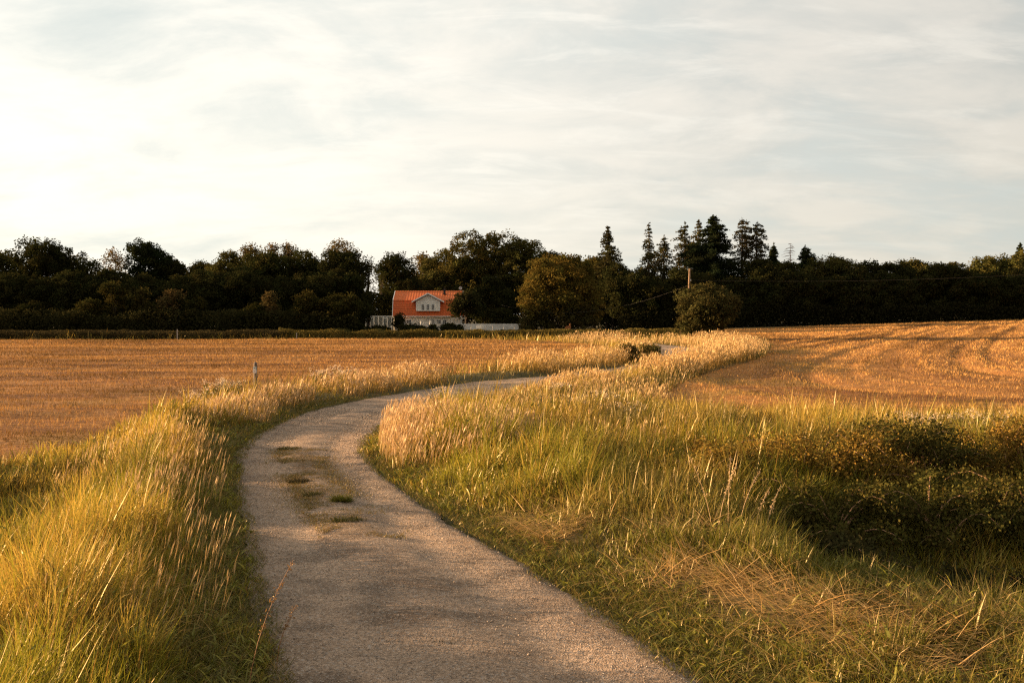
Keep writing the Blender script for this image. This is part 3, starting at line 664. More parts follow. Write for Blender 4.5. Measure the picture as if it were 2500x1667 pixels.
B('deciduous_tree', 786, 574, 108, 140, 'round dark tree with tawny airy tuft on top, left of the sky gap', LW, col=DK, airy=.25)
B('deciduous_tree', 790, 550, 66, 144, 'tawny twiggy treetop poking above a round dark crown', LW, col=BI, airy=.9, dens=.7, low=.5)
B('deciduous_tree', 812, 628, 74, 132, 'dark slope-shouldered tree at the left of the sky gap', LW, col=DK)
B('slender_tree', 846, 585, 26, 150, 'nearly bare slender tree at the left of the sky gap', MW, col=BI, airy=1, dens=.35, low=.3, nlim=12)
B('slender_tree', 876, 612, 22, 178, 'thin young tree standing in the sky gap left of the house', MW, col=GN, airy=1, dens=.5, low=.25)
B('deciduous_tree', 912, 572, 76, 182, 'dark upright tree directly above the left end of the orange roof', MW, col=DK, airy=.35)
B('deciduous_tree', 935, 640, 90, 180, 'dark bushy tree behind the left end of the orange roof', MW, col=DK)
B('birch_tree', 972, 575, 60, 200, 'pale see-through tree behind the roof, left of a dark crown', MW, col=BI, airy=.8, low=.2)
B('deciduous_tree', 1010, 563, 78, 196, 'airy dark-topped tree above the middle of the orange roof', MW, col=OL, airy=.5)
B('deciduous_tree', 1010, 625, 100, 190, 'olive bushy tree just behind the orange roof ridge', MW, col=OL, airy=.2)
B('oak_tree', 1120, 538, 150, 192, 'largest round dense crown of the skyline, right of the house', MW, col=GB, lobes=18)
B('deciduous_tree', 1072, 590, 80, 190, 'dark stepped crown at the left foot of the largest dome', MW, col=GN)
B('oak_tree', 1215, 548, 130, 190, 'second large dome, right of the largest dense crown', MW, col=GB, lobes=16)
B('deciduous_tree', 1270, 572, 80, 186, 'dark tree stepping down between the large dome and the spruces', MW, col=GN)
B('deciduous_tree', 1130, 640, 170, 184, 'dark wide tree in the shade below the largest dome', MW, col=DK)
B('maple_tree', 1285, 589, 172, 152, 'sunlit bronze-green round tree standing in front of the woods', None, col=(.10,.078,.017), lobes=20, low=.10, leaf=.26)
B('deciduous_tree', 1365, 588, 100, 176, 'brown-green tree behind the sunlit bronze tree', MW, col=GB)
conifer('spruce_tree', 1395, 520, 54, 172, 'lone narrow spruce left of the wide sky dip', MW, ragged=.4, dens=.7, col=(.045,.042,.015))
B('deciduous_tree', 1408, 608, 80, 170, 'dark tree at the foot of the lone narrow spruce', MW, col=DK)
B('deciduous_tree', 1468, 612, 70, 180, 'low olive tree in the skyline dip left of the spruces', RW, col=OL, airy=.3)
conifer('spruce_tree', 1490, 514, 42, 172, 'narrowest spruce with drooping tips, left end of the spruce group', RW, ragged=.6, droop=.45, dens=.55, col=(.06,.055,.02))
conifer('spruce_tree', 1524, 543, 60, 174, 'short broad spruce between the narrowest and the ragged one', RW, ragged=.35, dens=.6, col=(.055,.052,.018))
conifer('larch_tree', 1572, 513, 72, 178, 'ragged conifer with leaning top in the spruce group', RW, ragged=.6, col=(.055,.05,.018), dens=.6)
conifer('spruce_tree', 1604, 506, 46, 176, 'thin olive spruce between the ragged conifer and the darkest one', RW, ragged=.4, col=(.075,.065,.02), dens=.55)
conifer('spruce_tree', 1637, 497, 82, 170, 'darkest and densest tall spruce, right end of the spruce group', RW, ragged=.12, col=(.018,.024,.010), dens=1.7, prof=.75, droop=.1)
conifer('pine_tree', 1720, 501, 66, 172, 'tall twin-stemmed conifer standing apart from the spruces', RW, ragged=.45, trunks=2, prof=.5, base_frac=.35, dens=.5, col=(.045,.040,.016), cat='pine')
conifer('spruce_tree', 1776, 560, 46, 176, 'small dark conifer right of the twin-stemmed pine', RW, ragged=.35, prof=.8)
conifer('dead_tree', 1814, 558, 40, 172, 'leafless rusty dead conifer above the right wood', RW, ragged=.4, dead=True, base_frac=.5, prof=.5)
conifer('pine_tree', 1848, 566, 36, 172, 'small round-topped pine right of the dead conifer', RW, ragged=.3, prof=.6, cat='pine')
B('deciduous_tree', 1756, 592, 80, 166, 'dark tree at the foot of the twin-stemmed pine', RW, col=DK)
B('deciduous_tree', 1812, 600, 84, 166, 'green treetop under the leafless dead conifer', RW, col=GN)
B('deciduous_tree', 1872, 590, 70, 168, 'olive green treetop right of the small round-topped pine', RW, col=OL, airy=.2)
B('deciduous_tree', 1925, 584, 84, 168, 'olive treetop with twiggy tips, left of the twin dark heads', RW, col=OL, airy=.35)
B('deciduous_tree', 1978, 588, 46, 170, 'left one of the twin dark round heads', RW, col=DK, airy=.25)
B('deciduous_tree', 2003, 586, 40, 170, 'right one of the twin dark round heads', RW, col=DK, airy=.25)
B('deciduous_tree', 2050, 602, 80, 172, 'low dark treetop right of the twin dark heads', RW, col=DK)
B('deciduous_tree', 2098, 594, 74, 176, 'light olive treetop, first of the pale tops on the right', RW, col=OL)
B('deciduous_tree', 2145, 603, 64, 174, 'round dark treetop between two pale olive ones', RW, col=GN)
B('deciduous_tree', 2186, 598, 66, 176, 'light olive treetop beside the small notch of sky', RW, col=OL, airy=.2)
B('deciduous_tree', 2222, 618, 44, 176, 'thin low treetop in the notch of sky', RW, col=GN, airy=.7)
B('deciduous_tree', 2272, 590, 96, 172, 'wide pale green tree right of the notch of sky', RW, col=(.085,.08,.02))
B('deciduous_tree', 2330, 577, 90, 172, 'wide pale green tree at the right edge of the photo', RW, col=(.085,.08,.02))
conifer('spruce_tree', 2341, 559, 34, 180, 'small spruce tip above the pale tree at the right edge', RW, ragged=.15)
B('deciduous_tree', 2420, 572, 130, 172, 'leafy tree cut off by the right edge of the photo', RW, col=GN)
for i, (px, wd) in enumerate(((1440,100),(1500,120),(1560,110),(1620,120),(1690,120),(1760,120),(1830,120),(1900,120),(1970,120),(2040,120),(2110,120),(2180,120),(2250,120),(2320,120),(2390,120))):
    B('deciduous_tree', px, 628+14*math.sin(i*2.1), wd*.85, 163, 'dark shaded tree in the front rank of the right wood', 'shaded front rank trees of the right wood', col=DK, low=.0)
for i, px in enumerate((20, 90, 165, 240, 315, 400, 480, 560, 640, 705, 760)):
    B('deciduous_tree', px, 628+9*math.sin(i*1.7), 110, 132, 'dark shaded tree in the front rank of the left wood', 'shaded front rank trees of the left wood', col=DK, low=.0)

# woodland filling and undergrowth (masses nobody could count)
def mass(name, label, pts, d_of, top_of, n, depth, col, leaf, bot=0):
    px = rs.uniform(pts[0], pts[1], n); d = d_of(px)+rs.rand(n)*depth; x = at(px, d); top = top_of(px, x)
    zb = gz(x, d); hgt = np.maximum(.2, CAMH+(720-top)/2287*d - zb); z = zb+bot+hgt*rs.rand(n)**.8*(.72+.45*fbm(x*.45, d*.45+hgt, 71))
    cl = fbm(x*1.2, z*1.2, 72); c = A(*col)*.7*(.55+.9*cl)[:, None]*(.8+.4*rs.rand(n))[:, None]
    V, F, C = leafcloud(np.stack([x, d, z], 1), c, leaf, leaf*.75)
    return tag(mk(name, V, [F], M_LEAF, col=C), label, kind='stuff')
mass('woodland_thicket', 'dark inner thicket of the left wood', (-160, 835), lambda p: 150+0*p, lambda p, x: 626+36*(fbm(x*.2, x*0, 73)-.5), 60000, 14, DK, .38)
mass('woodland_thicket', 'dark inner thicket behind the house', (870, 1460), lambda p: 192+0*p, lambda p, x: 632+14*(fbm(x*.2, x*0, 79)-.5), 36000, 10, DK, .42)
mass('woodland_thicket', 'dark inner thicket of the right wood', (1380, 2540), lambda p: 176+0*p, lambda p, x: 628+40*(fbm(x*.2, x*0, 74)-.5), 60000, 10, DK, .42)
mass('undergrowth', 'brushy scrub at the foot of the left wood', (-160, 822), lambda p: 117+0*p, lambda p, x: 712+40*(fbm(x*.28, x*0, 75)-.5), 60000, 12, (.046,.042,.015), .24)
mass('undergrowth', 'brushy scrub at the foot of the right wood', (1420, 2540), lambda p: 158+0*p, lambda p, x: 716-18*(p > 1700)+18*(fbm(x*.28, x*0, 76)-.5), 40000, 6, (.034,.032,.013), .30)
mass('hedge_scrub', 'rough herbs between the left field and the house', (640, 1560), lambda p: 110.5+np.clip((p-1000)/400,0,1)*(-1), lambda p, x: 764-14*(fbm(x*.5, x*0, 77)), 60000, 9, (.15,.115,.032), .17)
mass('hedge_scrub', 'dark weeds between the left field and the wood', (-160, 660), lambda p: 103+(p+160)*.009, lambda p, x: 764-12*(fbm(x*.5, x*0, 78)), 50000, 9, (.07,.055,.024), .17)

mass('woodland_thicket', 'dark thicket behind the glass shelter and the house', (815, 925), lambda p: 176+0*p, lambda p, x: 672+10*(fbm(x*.3, x*0, 80)-.5), 9000, 6, DK, .38)
# shrubs
def shrub(name, px, top, wpx, d, label, group=None, col=(.04,.042,.014), base=None, n=9, leaf=None, cat='shrub', low=.02, airy=0):
    return broadleaf(name, px, top, wpx, d, label, group, base, col, leaf=leaf or d*.0016, lobes=n, low=low, cat=cat, trunkname='stem', airy=airy, nlim=5)
SG = 'shrubs along the foot of the left wood'
for px, top, wd, lb, c in ((70,700,140,'dark rounded shrub at the left foot of the wood',DK),(210,692,120,'brownish shrub under the loose left trees',OL),(265,640,60,'tawny tall sapling shrub left under the dark pine',OL),(330,650,60,'olive sapling shrub directly under the dark pine',OL),(390,655,60,'lightest olive sapling shrub right under the dark pine',BI),(450,690,110,'broad dull shrub below the low dark tree',GN),(620,660,36,'small upright olive sapling below the birches',BI),(700,668,70,'round shrub with a pale top right of the sapling',OL),(590,700,150,'wide dull shrub mound below the birches',GN),(770,678,120,'large domed shrub left of the white glass screen',OL),(800,712,70,'shrub touching the left end of the glass screen',GN)):
    shrub('shrub', px, top, wd, 121, lb, SG, col=tuple(.62*q for q in c))  # palette darkened: shade on the wood's front put into the leaf colour
shrub('round_bush', 1620, 657, 152, 101, 'big round roadside bush beside the utility pole', col=(.060,.054,.017), n=20, leaf=.17, airy=.25, cat='bush')
shrub('shrub', 1245, 700, 90, 150, 'shrub at the lower left of the sunlit bronze tree', col=(.07,.065,.02))
shrub('shrub', 1325, 700, 84, 148, 'rounded shrub at the lower right of the sunlit bronze tree', col=(.06,.05,.016))
shrub('shrub', 1214, 734, 36, 150, 'small shrub at the right end of the white fence', col=(.07,.06,.02))
shrub('garden_tree', 1070, 672, 74, 164, 'small round garden tree covering the right end of the orange roof', col=(.034,.034,.012), low=.3, cat='tree')
shrub('shrub', 1116, 706, 70, 165, 'dark shrub behind the white fence, right of the garden tree', col=DK)
shrub('shrub', 1160, 712, 70, 166, 'dark shrub above the middle of the white fence', col=DK)
shrub('shrub', 917, 722, 28, 155, 'clipped dark shrub against the left part of the house wall', col=(.045,.042,.014), leaf=.18)
shrub('hedge', 955, 750, 130, 140, 'dark hedge hiding the foot of the house wall', col=DK, leaf=.2, cat='hedge')
shrub('hedge', 868, 754, 70, 140, 'dark hedge in front of the glass screen', col=DK, leaf=.2, cat='hedge')
shrub('hedge', 1035, 748, 60, 140, 'dark hedge end overlapping the left of the white fence', col=DK, leaf=.2, cat='hedge')
RB = 'hawthorn bushes by the far track'
shrub('hawthorn_bush', 1440, 796, 56, 58, 'small dark bush left of the far glimpse of track', RB, col=(.11,.085,.026), leaf=.10, airy=.4)
shrub('hawthorn_bush', 1487, 794, 56, 61, 'small dark bush touching the far glimpse of track', RB, col=(.12,.095,.028), leaf=.10, airy=.4)

# ------------------------------------------------------------------ brambles on the right bank
def bramble(name, x, y, w_, h, label, group, col, n=8000, leaf=.034):
    h *= .62
    zb = float(ground_z(np.array([x]), np.array([y]))[0]); t = empty(name, (x, y, zb), label, 'bush', group)
    ms = MB(); LP = []; cid = []; nb = 0
    for i in range(22):
        a = rs.rand()*6.28; L = w_*rs.uniform(.4, 1.35); hh = h*rs.uniform(.45, 1.5); sx, sy = rs.randn(2)*w_*.12
        q = np.linspace(0, 1, 7); px = sx+np.cos(a)*L*q; py = sy+np.sin(a)*L*q*.8; pz = hh*np.sin(np.clip(q*2.3, 0, 2.3)**.9*1.05)
        pts = list(zip(px, py, pz)); ms.tube(pts, [.013,.012,.010,.009,.007,.005,.003], 4, cap=False)
        m = n//22; k = .2+.8*rs.rand(m)**.7; c = np.stack([np.interp(k, q, px), np.interp(k, q, py), np.interp(k, q, pz)], 1)
        c += rs.randn(m, 3)*A(.15,.15,.12)*w_*.6; LP.append(c); cid.append(rs.randint(0, 8, m)+nb); nb += 8
    m = n//5; u = unit(m)*(rs.rand(m, 1)**.4); u[:, 2] = np.abs(u[:, 2]); LP.append(u*A(w_*.8, w_*.65, h*.8)); cid.append(rs.randint(0, 40, m)+nb); nb += 40
    P = np.concatenate(LP); cid = np.concatenate(cid); k = P[:, 2] > .02; P, cid = P[k], cid[k]
    V, F, C = leafcloud(P, leafcol(col, len(P), cid, nb, .8), leaf*1.4, leaf)
    mk('foliage', V, [F], M_HERB, t, col=C); ms.build('stem', M_TWIG, t); return t
BG = 'bramble bushes on the far bank of the ditch'; bc = (.08,.072,.018); bramble_lit = (.20,.135,.028)  # the golden tone has low sunlight painted in, for the upper clumps
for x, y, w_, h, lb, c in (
    (3.6,16.1,1.1,.85,'yellowish bramble clump at the upper left end of the bank',bramble_lit),
    (5.1,16.2,1.2,1.05,'bramble clump just left of the arching bare canes',bramble_lit),
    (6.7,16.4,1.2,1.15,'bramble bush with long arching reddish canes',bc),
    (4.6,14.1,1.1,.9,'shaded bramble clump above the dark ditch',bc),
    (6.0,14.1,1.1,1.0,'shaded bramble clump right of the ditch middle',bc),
    (8.2,16.4,1.2,1.2,'bramble clump at the end of the pale flower row',bramble_lit),
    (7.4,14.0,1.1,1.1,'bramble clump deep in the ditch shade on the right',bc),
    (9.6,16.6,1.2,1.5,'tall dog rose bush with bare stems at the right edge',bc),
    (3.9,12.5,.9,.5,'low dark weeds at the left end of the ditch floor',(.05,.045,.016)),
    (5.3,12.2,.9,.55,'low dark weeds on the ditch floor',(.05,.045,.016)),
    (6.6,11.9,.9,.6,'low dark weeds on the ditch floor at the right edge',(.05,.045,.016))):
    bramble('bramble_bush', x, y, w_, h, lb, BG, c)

# ------------------------------------------------------------------ flowering herbs
def herb(x, y, h, s, label, group, seed, fl=(.60,.46,.32), stem=(.14,.13,.04)):
    zb = float(ground_z(np.array([x]), np.array([y]))[0]); t = empty('thistle_clump', (x, y, zb), label, 'wild flower', group)
    n = 15; bag = Bag(); bx = rs.randn(n)*s*.4; by = rs.randn(n)*s*.4
    tip, d = bag.blades(np.stack([bx, by, np.zeros(n)], 1), h*(.7+.35*rs.rand(n)), np.full(n, .007*max(1, y/16)), .05+.2*rs.rand(n), .2*rs.rand(n), rs.rand(n)*6.3, np.tile(A(*stem), (n,1)), np.tile(A(*stem)*1.3, (n,1)))
    bag.build('stem', M_HERB, t)
    P = np.repeat(tip, 14, 0)+rs.randn(n*14, 3)*A(.055,.055,.035)*max(1, (y/20)**.5); V, F, C = leafcloud(P, leafcol(fl, len(P), None, 1, .3), .028*max(1, y/20), .024*max(1, y/20)); mk('blossom', V, [F], M_HERB, t, col=C)
    m = 500; q = rs.rand(m); j = rs.randint(0, n, m); P = np.stack([bx[j], by[j], np.zeros(m)], 1)*(1-q[:, None])+tip[j]*q[:, None]*.9+rs.randn(m, 3)*.05
    V, F, C = leafcloud(P, leafcol((.10,.10,.03), m), .06, .018*max(1, y/16)); mk('foliage', V, [F], M_HERB, t, col=C)
    return t
FG = 'seeding thistle clumps on the verges'
for i, (px, py, d, h, s, lb) in enumerate((
    (455,905,27.5,.6,.55,'fluffy white thistle clump left of the marker post, nearest the field'),
    (500,890,29.5,.78,.6,'largest fluffy white thistle clump left of the marker post'),
    (525,893,31,.7,.5,'fluffy white thistle clump closest to the marker post'),
    (745,870,36,.75,.55,'white seeding thistle clump behind the bend, left of two'),
    (790,868,38,.72,.55,'white seeding thistle clump behind the bend, right of two'),
    (1010,905,30,.6,.5,'green thistle clump with white heads at the inside of the bend'),
    (1330,925,25.5,.65,.7,'white flowering clump at the middle of the golden mound'),
    (1395,905,28,.62,.7,'white flowering clump near the top of the golden mound'),
    (1460,940,24,.65,.5,'white flowering clump at the right side of the golden mound'),
    (1280,880,33,.4,.6,'small white flowering clump near the far track edge'))):
    herb(at(px, d), d, h, s, lb, FG, i)
FW = 'row of pale flowers above the brambles'
for i, (px, d) in enumerate(((2060,20.6),(2105,20.2),(2155,20.4),(2215,20.8),(2290,20.5))):
    herb(at(px, d), d, .8, .45, ('pale flower clump at the left end of the row above the brambles','fluffiest pale flower clump, second in the row above the brambles','pale flower clump in the middle of the row above the brambles','pale flower clump fourth in the row above the brambles','pale flower clump at the right end of the row above the brambles')[i], FW, i)

# weeds on the track
def weed(px, py, r, h, label, col, n=520):
    d = CAMH*2287/(py-720); x = at(px, d); zb = float(road_z(x, d)); t = empty('weed_tuft', (x, d, zb), label, 'weed', 'weed tufts growing in the track')
    a = rs.rand(n)*6.28; q = np.sqrt(rs.rand(n))*r; bag = Bag(); c = A(*col)*(.6+.7*rs.rand(n))[:, None]
    bag.blades(np.stack([q*np.cos(a), q*np.sin(a)*.7, -.015+0*q], 1), h*(.4+.8*rs.rand(n)), .007+.006*rs.rand(n), .15+.9*rs.rand(n), .4+.6*rs.rand(n), a+rs.randn(n)*1.6, c*.8, c)
    bag.build('foliage', M_HERB, t)
weed(782, 1158, .13, .17, 'brightest green weed tuft in the middle of the track', (.16,.15,.03), 700)
weed(795, 1205, .20, .10, 'flat dark weed tuft below the bright green one on the track', (.08,.08,.025))
weed(718, 1142, .16, .10, 'small low weed tuft left of the bright green one', (.09,.085,.03), 300)
weed(686, 1111, .20, .10, 'dark flat weed tuft on the brown strip of the track', (.06,.05,.025))
weed(662, 1036, .24, .10, 'farthest small weed tuft at the track bend', (.09,.085,.03))
weed(1027, 1483, .15, .05, 'nearest sparse dark weed tuft, low in the track', (.07,.06,.03), 420)
# dry turf strip between the wheel tracks
n = 34000; tt = rs.rand(n); yy = rs.uniform(12.6, 21, n); jx = np.interp(yy, RC[:60,1], RC[:60,0])
x = jx+rs.randn(n)*.28-.05; m = fbm(x*1.4, yy*.9, 25) > .36; x, yy = x[m], yy[m]; n = len(x)
bag = Bag(); c = lerp(A(.30,.19,.07), A(.13,.12,.03), (rs.rand(n, 1)**1.5)); bag.blades(np.stack([x, yy, road_z(x, yy)-.01], 1),   .04+.05*rs.rand(n), .006+.006*rs.rand(n), .5+.8*rs.rand(n), .3+.5*rs.rand(n), rs.rand(n)*6.3, c, c, seg=2)
tag(bag.build('track_turf', M_STRAW), 'thin dry turf along the middle of the track', kind='stuff')

# single tall stems
def dock(px, py, d, h, az, label, grp, red=True):
    x = at(px, d); zb = float(ground_z(np.array([x]), np.array([d]))[0]); t = empty('dry_stalk', (x, d, zb), label, 'dry stalk', grp)
    mb = MB(); pts = [(h*.30*q*q*math.cos(az), h*.12*q*q*math.sin(az), h*q) for q in np.linspace(0, 1, 7)]
    mb.tube(pts, [.004,.0035,.003,.003,.002,.002,.0012], 5); mb.build('stem', pm('red_stem', (.26,.12,.05), .7) if red else pm('straw_stem', (.52,.34,.17), .7), t)
    n = 50; q = .55+.45*rs.rand(n); P = np.stack([np.interp(q, np.linspace(0,1,7), [p[k] for p in pts]) for k in range(3)], 1)+rs.randn(n, 3)*.012
    V, F, C = leafcloud(P, leafcol((.24,.13,.05) if red else (.52,.36,.2), n), .03, .010); mk('seed_head', V, [F], M_STRAW, t, col=C)
DG = 'isolated dry stalks'
dock(560, 1568, 7.0, 1.15, .3, 'tall reddish dock stalk leaning over the left edge of the track', DG)
dock(630, 1500, 8.0, .55, 0, 'short leaning dry stalk at the left edge of the track', DG)
for i, (px, d, h, az) in enumerate(((1640,11.6,1.05,2.6),(1652,11.8,.95,.6),(1675,12,1.0,1.4),(1700,12.1,.85,0),(1735,12.2,.7,.2),(1760,11.9,.75,.5))):
    dock(px, 0, d, h, az, ('tall straw stalk leaning left over the dark ditch','straw stalk crossing the leaning one over the ditch','upright straw stalk in the middle of the ditch group','straw stalk second from the right over the ditch','thin straw stalk leaning right over the ditch','rightmost thin straw stalk over the dark ditch')[i], 'straw stalks standing before the dark ditch', False)

# ------------------------------------------------------------------ marker post, stakes, rusty post
M_WOODG = pm('weathered_wood', (.16,.13,.11), .85, noise=.35, nscale=20, bump=.5)
M_WHITE = pm('white_paint', (.74,.72,.68), .5, noise=.06, nscale=3)
d = 33.5; x = at(586, d); zb = float(gz(x, d)); H = zt(831, d)-zb; t = empty('marker_post', (x, d, zb), 'grey wooden marker post with a white plate by the left field', 'marker post', rz=-.12)
mb = MB(); mb.tube([(0,0,-.1),(0,0,H-.09),(0,0,H-.03),(0,0,H)], [.062,.060,.05,.02], 14); mb.build('post', M_WOODG, t, smooth=False)
mb = MB(); mb.box(-.058,.058,-.074,-.062,H-.245,H-.165); p1 = mb.build('upper_plate', pm('plate_green_white', (.55,.60,.55), .5), t, bevel=.003)
mb = MB(); mb.box(-.062,.062,-.075,-.062,H-.375,H-.249); p2 = mb.build('lower_plate', M_WHITE, t, bevel=.003)
M_INK = pm('plate_ink', (.05,.07,.06), .6)
mb = MB(); mb.add([(-.03,-.0765,H-.222),(.010,-.0765,H-.215),(.036,-.0765,H-.188),(-.004,-.0765,H-.198)], [(0,1,2,3)]); mb.build('arrow_mark', M_INK, p1)
mb = MB()
for k in range(3): mb.box(-.028+.01*k, .02+.008*k, -.0772, -.0758, H-.30-.022*k, H-.292-.022*k)
mb.build('faded_mark', pm('faded_ink', (.42,.36,.40), .7), p2)
def stake(px, top, d, w_, label, mat, grp=None):
    x = at(px, d); zb = float(gz(x, d)); h = zt(top, d)-zb; t = empty('stake', (x, d, zb), label, 'stake', grp)
    mb = MB(); mb.box(-w_, w_, -w_, w_, -.1, h-.05); mb.add([(-w_,-w_,h-.05),(w_,-w_,h-.05),(w_,w_,h-.05),(-w_,w_,h-.05),(0,0,h)], [(0,1,4),(1,2,4),(2,3,4),(3,0,4)]); mb.build('shaft', mat, t)
M_PALEW = pm('pale_wood', (.34,.31,.27), .8, noise=.2)
stake(407, 756, 107, .05, 'pale stake before the scrub under the dark pine', M_PALEW)
stake(681, 764, 109, .04, 'short pale stake before the scrub below the round left tree', M_PALEW)
M_RUST = pm('rusty_board', (.30,.11,.035), .8, noise=.35, nscale=8)
d = 118; x = at(1306, d); zb = float(gz(x, d)); t = empty('signpost', (x, d, zb), 'rusty brown post with a small board before the bronze tree shrubs', 'post')
mb = MB(); mb.box(.10,.26,-.06,.06,-.1,zt(743,d)-zb); mb.build('post', M_RUST, t, bevel=.01)
mb = MB(); mb.box(-.34,.098,-.03,.03,.25,zt(750,d)-zb-.02); mb.add([(-.34,-.03,zt(750,d)-zb-.017),(.098,-.03,zt(750,d)-zb-.017),(.098,-.03,zt(747,d)-zb),(.098,.03,zt(747,d)-zb),(.098,.03,zt(750,d)-zb-.017),(-.34,.03,zt(750,d)-zb-.017)], [(0,1,2),(5,3,4),(0,2,3,5)]); mb.build('board', M_RUST, t)

# utility pole and wires
M_POLE = pm('pole_wood', (.24,.145,.08), .8, noise=.25, nscale=4)
d = 120; xp = at(1583.5, d); zb = float(gz(xp, d)); H = zt(617, d)-zb; t = empty('utility_pole', (xp, d, zb), 'wooden utility pole rising behind the big round bush', 'utility pole')
mb = MB(); mb.tube([(-.25,0,-.2),(-.12,0,H*.5),(0,0,H)], [.15,.135,.11], 12); mb.build('pole', M_POLE, t, smooth=True)
mb = MB(); mb.tube([(0,0,H-.1),(.12,-.04,H-.02),(.34,-.04,H+.02),(.38,-.04,H-.10)], [.03,.03,.03,.03], 6); mb.build('bracket', pm('grey_metal', (.35,.34,.33), .5, .6), t)
mb = MB(); mb.tube([(.12,-.10,H-1.5),(.12,-.10,H-1.3)], [.05,.03], 8); mb.build('insulator', M_WHITE, t)
M_WIRE = pm('wire', (.12,.10,.08), .7)
def wire(a, b, sag, label, r=.006):
    a = Vector(a); b = Vector(b); pts = []
    for i in range(33):
        q = i/32; p = a.lerp(b, q); p.z -= 4*sag*q*(1-q); pts.append(p)
    mb = MB(); mb.tube(pts, r, 5); tag(mb.build('overhead_wire', M_WIRE), label, 'wire')
wire((xp+.12, d-.1, zb+H-1.4), (at(2500, 110), 110, zt(622, 110)), .55, 'thin wire running from the pole to the right edge')
wire((xp+.10, d-.1, zb+H-1.9), (at(1150, 150), 150, zt(700, 150)), 2.2, 'thin dark wire sagging from the pole towards the house', .004)

# ------------------------------------------------------------------ the house
HD = 170.0
def hx(c): return -27.96+.01487*c
def hz(c): return 10.24-.01487*c
def tile_mat(name, c):
    m = bpy.data.materials.new(name); m.use_nodes = True; t = NT(m.node_tree); b = t.n['Principled BSDF']; tcn = t.new('ShaderNodeTexCoord'); o = tcn.outputs['Object']
    w_ = t.new('ShaderNodeTexWave'); w_.bands_direction = 'X'; w_.inputs['Scale'].default_value = .7; w_.inputs['Distortion'].default_value = 0; t.link(o, w_.inputs['Vector'])
    f = t.noise(o, 3, 5, .7); col = t.mix(t.maprange(f, .3, .7), tuple(q*.82 for q in c), tuple(q*1.12 for q in c))
    col = t.mix(t.math('MULTIPLY', t.maprange(t.noise(o, 9, 3), .62, .72), .4), col, tuple(q*.55 for q in c))
    t.link(col, b.inputs['Base Color']); b.inputs['Roughness'].default_value = .75
    bp = t.new('ShaderNodeBump'); bp.inputs['Strength'].default_value = .8; bp.inputs['Distance'].default_value = .06; t.link(w_.outputs['Fac'], bp.inputs['Height']); t.link(bp.outputs[0], b.inputs['Normal'])
    return m
M_TILE = tile_mat('clay_tile', (.62,.125,.024)); M_TILE2 = tile_mat('clay_tile_upper', (.70,.185,.045))
def siding_mat(name, c, vert=True, sc_=3.2):
    m = bpy.data.materials.new(name); m.use_nodes = True; t = NT(m.node_tree); b = t.n['Principled BSDF']; tcn = t.new('ShaderNodeTexCoord'); o = tcn.outputs['Object']
    w_ = t.new('ShaderNodeTexWave'); w_.bands_direction = 'X' if vert else 'Z'; w_.wave_profile = 'SAW'; w_.inputs['Scale'].default_value = sc_; t.link(o, w_.inputs['Vector'])
    gap = t.maprange(w_.outputs['Fac'], .0, .16); f = t.noise(o, 1.5, 4); col = t.mix(t.maprange(f, .3, .7), tuple(q*.93 for q in c), c); col = t.mix(gap, tuple(q*.78 for q in c), col)
    t.link(col, b.inputs['Base Color']); b.inputs['Roughness'].default_value = .6
    bp = t.new('ShaderNodeBump'); bp.inputs['Strength'].default_value = .5; bp.inputs['Distance'].default_value = .03; t.link(gap, bp.inputs['Height']); t.link(bp.outputs[0], b.inputs['Normal'])
    return m
M_SIDE = siding_mat('white_siding', (.86,.81,.72), True, .9); M_SIDEH = siding_mat('white_dormer_boards', (.86,.83,.76), True, .9)
M_TRIM = pm('white_trim', (.88,.86,.81), .5); M_GLASS = pm('dark_glass', (.03,.03,.032), .12, spec=.6); M_DARK = pm('chimney_metal', (.035,.03,.028), .6)
gzh = float(gz(-14.6, HD)); HR = empty('house', (-14.6, HD, gzh), 'white house with an orange tiled gambrel roof and one dormer', 'house')
def X(c): return hx(c)+14.6
def Z(c): return hz(c)-gzh
x0, x1 = X(515), X(1305); ze, zk, zr = Z(522), Z(340), Z(237)
ye, yk, yr_ = -.45, .55, 3.6           # eave, break and ridge depth from the front wall at y=0
mb = MB(); mb.box(x0+.3, x1-.3, 0, 7.2, -.1, ze+.12)
mb.add([(x0+.3,.02,ze+.1),(x0+.3,.75,zk-.1),(x0+.3,yr_,zr-.12),(x0+.3,6.45,zk-.1),(x0+.3,7.18,ze+.1)], [(0,1,2,3,4)][::-1]); mb.add([(x1-.3,.02,ze+.1),(x1-.3,.75,zk-.1),(x1-.3,yr_,zr-.12),(x1-.3,6.45,zk-.1),(x1-.3,7.18,ze+.1)], [(0,1,2,3,4)])
mb.build('wall', M_SIDE, HR)
roof = MB()
def slope(y0, z0, y1, z1, n, mbx, a, b):
    for i in range(n):
        f0, f1 = i/n, (i+1)/n; yA = y0+(y1-y0)*f0; zA = z0+(z1-z0)*f0; yB = y0+(y1-y0)*f1; zB = z0+(z1-z0)*f1
        s = -1 if y1 > y0 else 1; o = .05
        mbx.add([(a,yA+s*o,zA+.02),(b,yA+s*o,zA+.02),(b,yB,zB),(a,yB,zB),(a,yA,zA-.06),(b,yA,zA-.06),(b,yB,zB-.06),(a,yB,zB-.06)],
                [(0,1,2,3),(4,7,6,5),(0,4,5,1),(1,5,6,2),(2,6,7,3),(3,7,4,0)])
slope(ye, ze, yk, zk, 9, roof, x0, x1); ro = roof.build('roof', M_TILE, HR); mb = MB(); slope(7.2-ye, ze, 7.2-yk, zk, 9, mb, x0, x1); mb.build('rear_roof', M_TILE, ro)
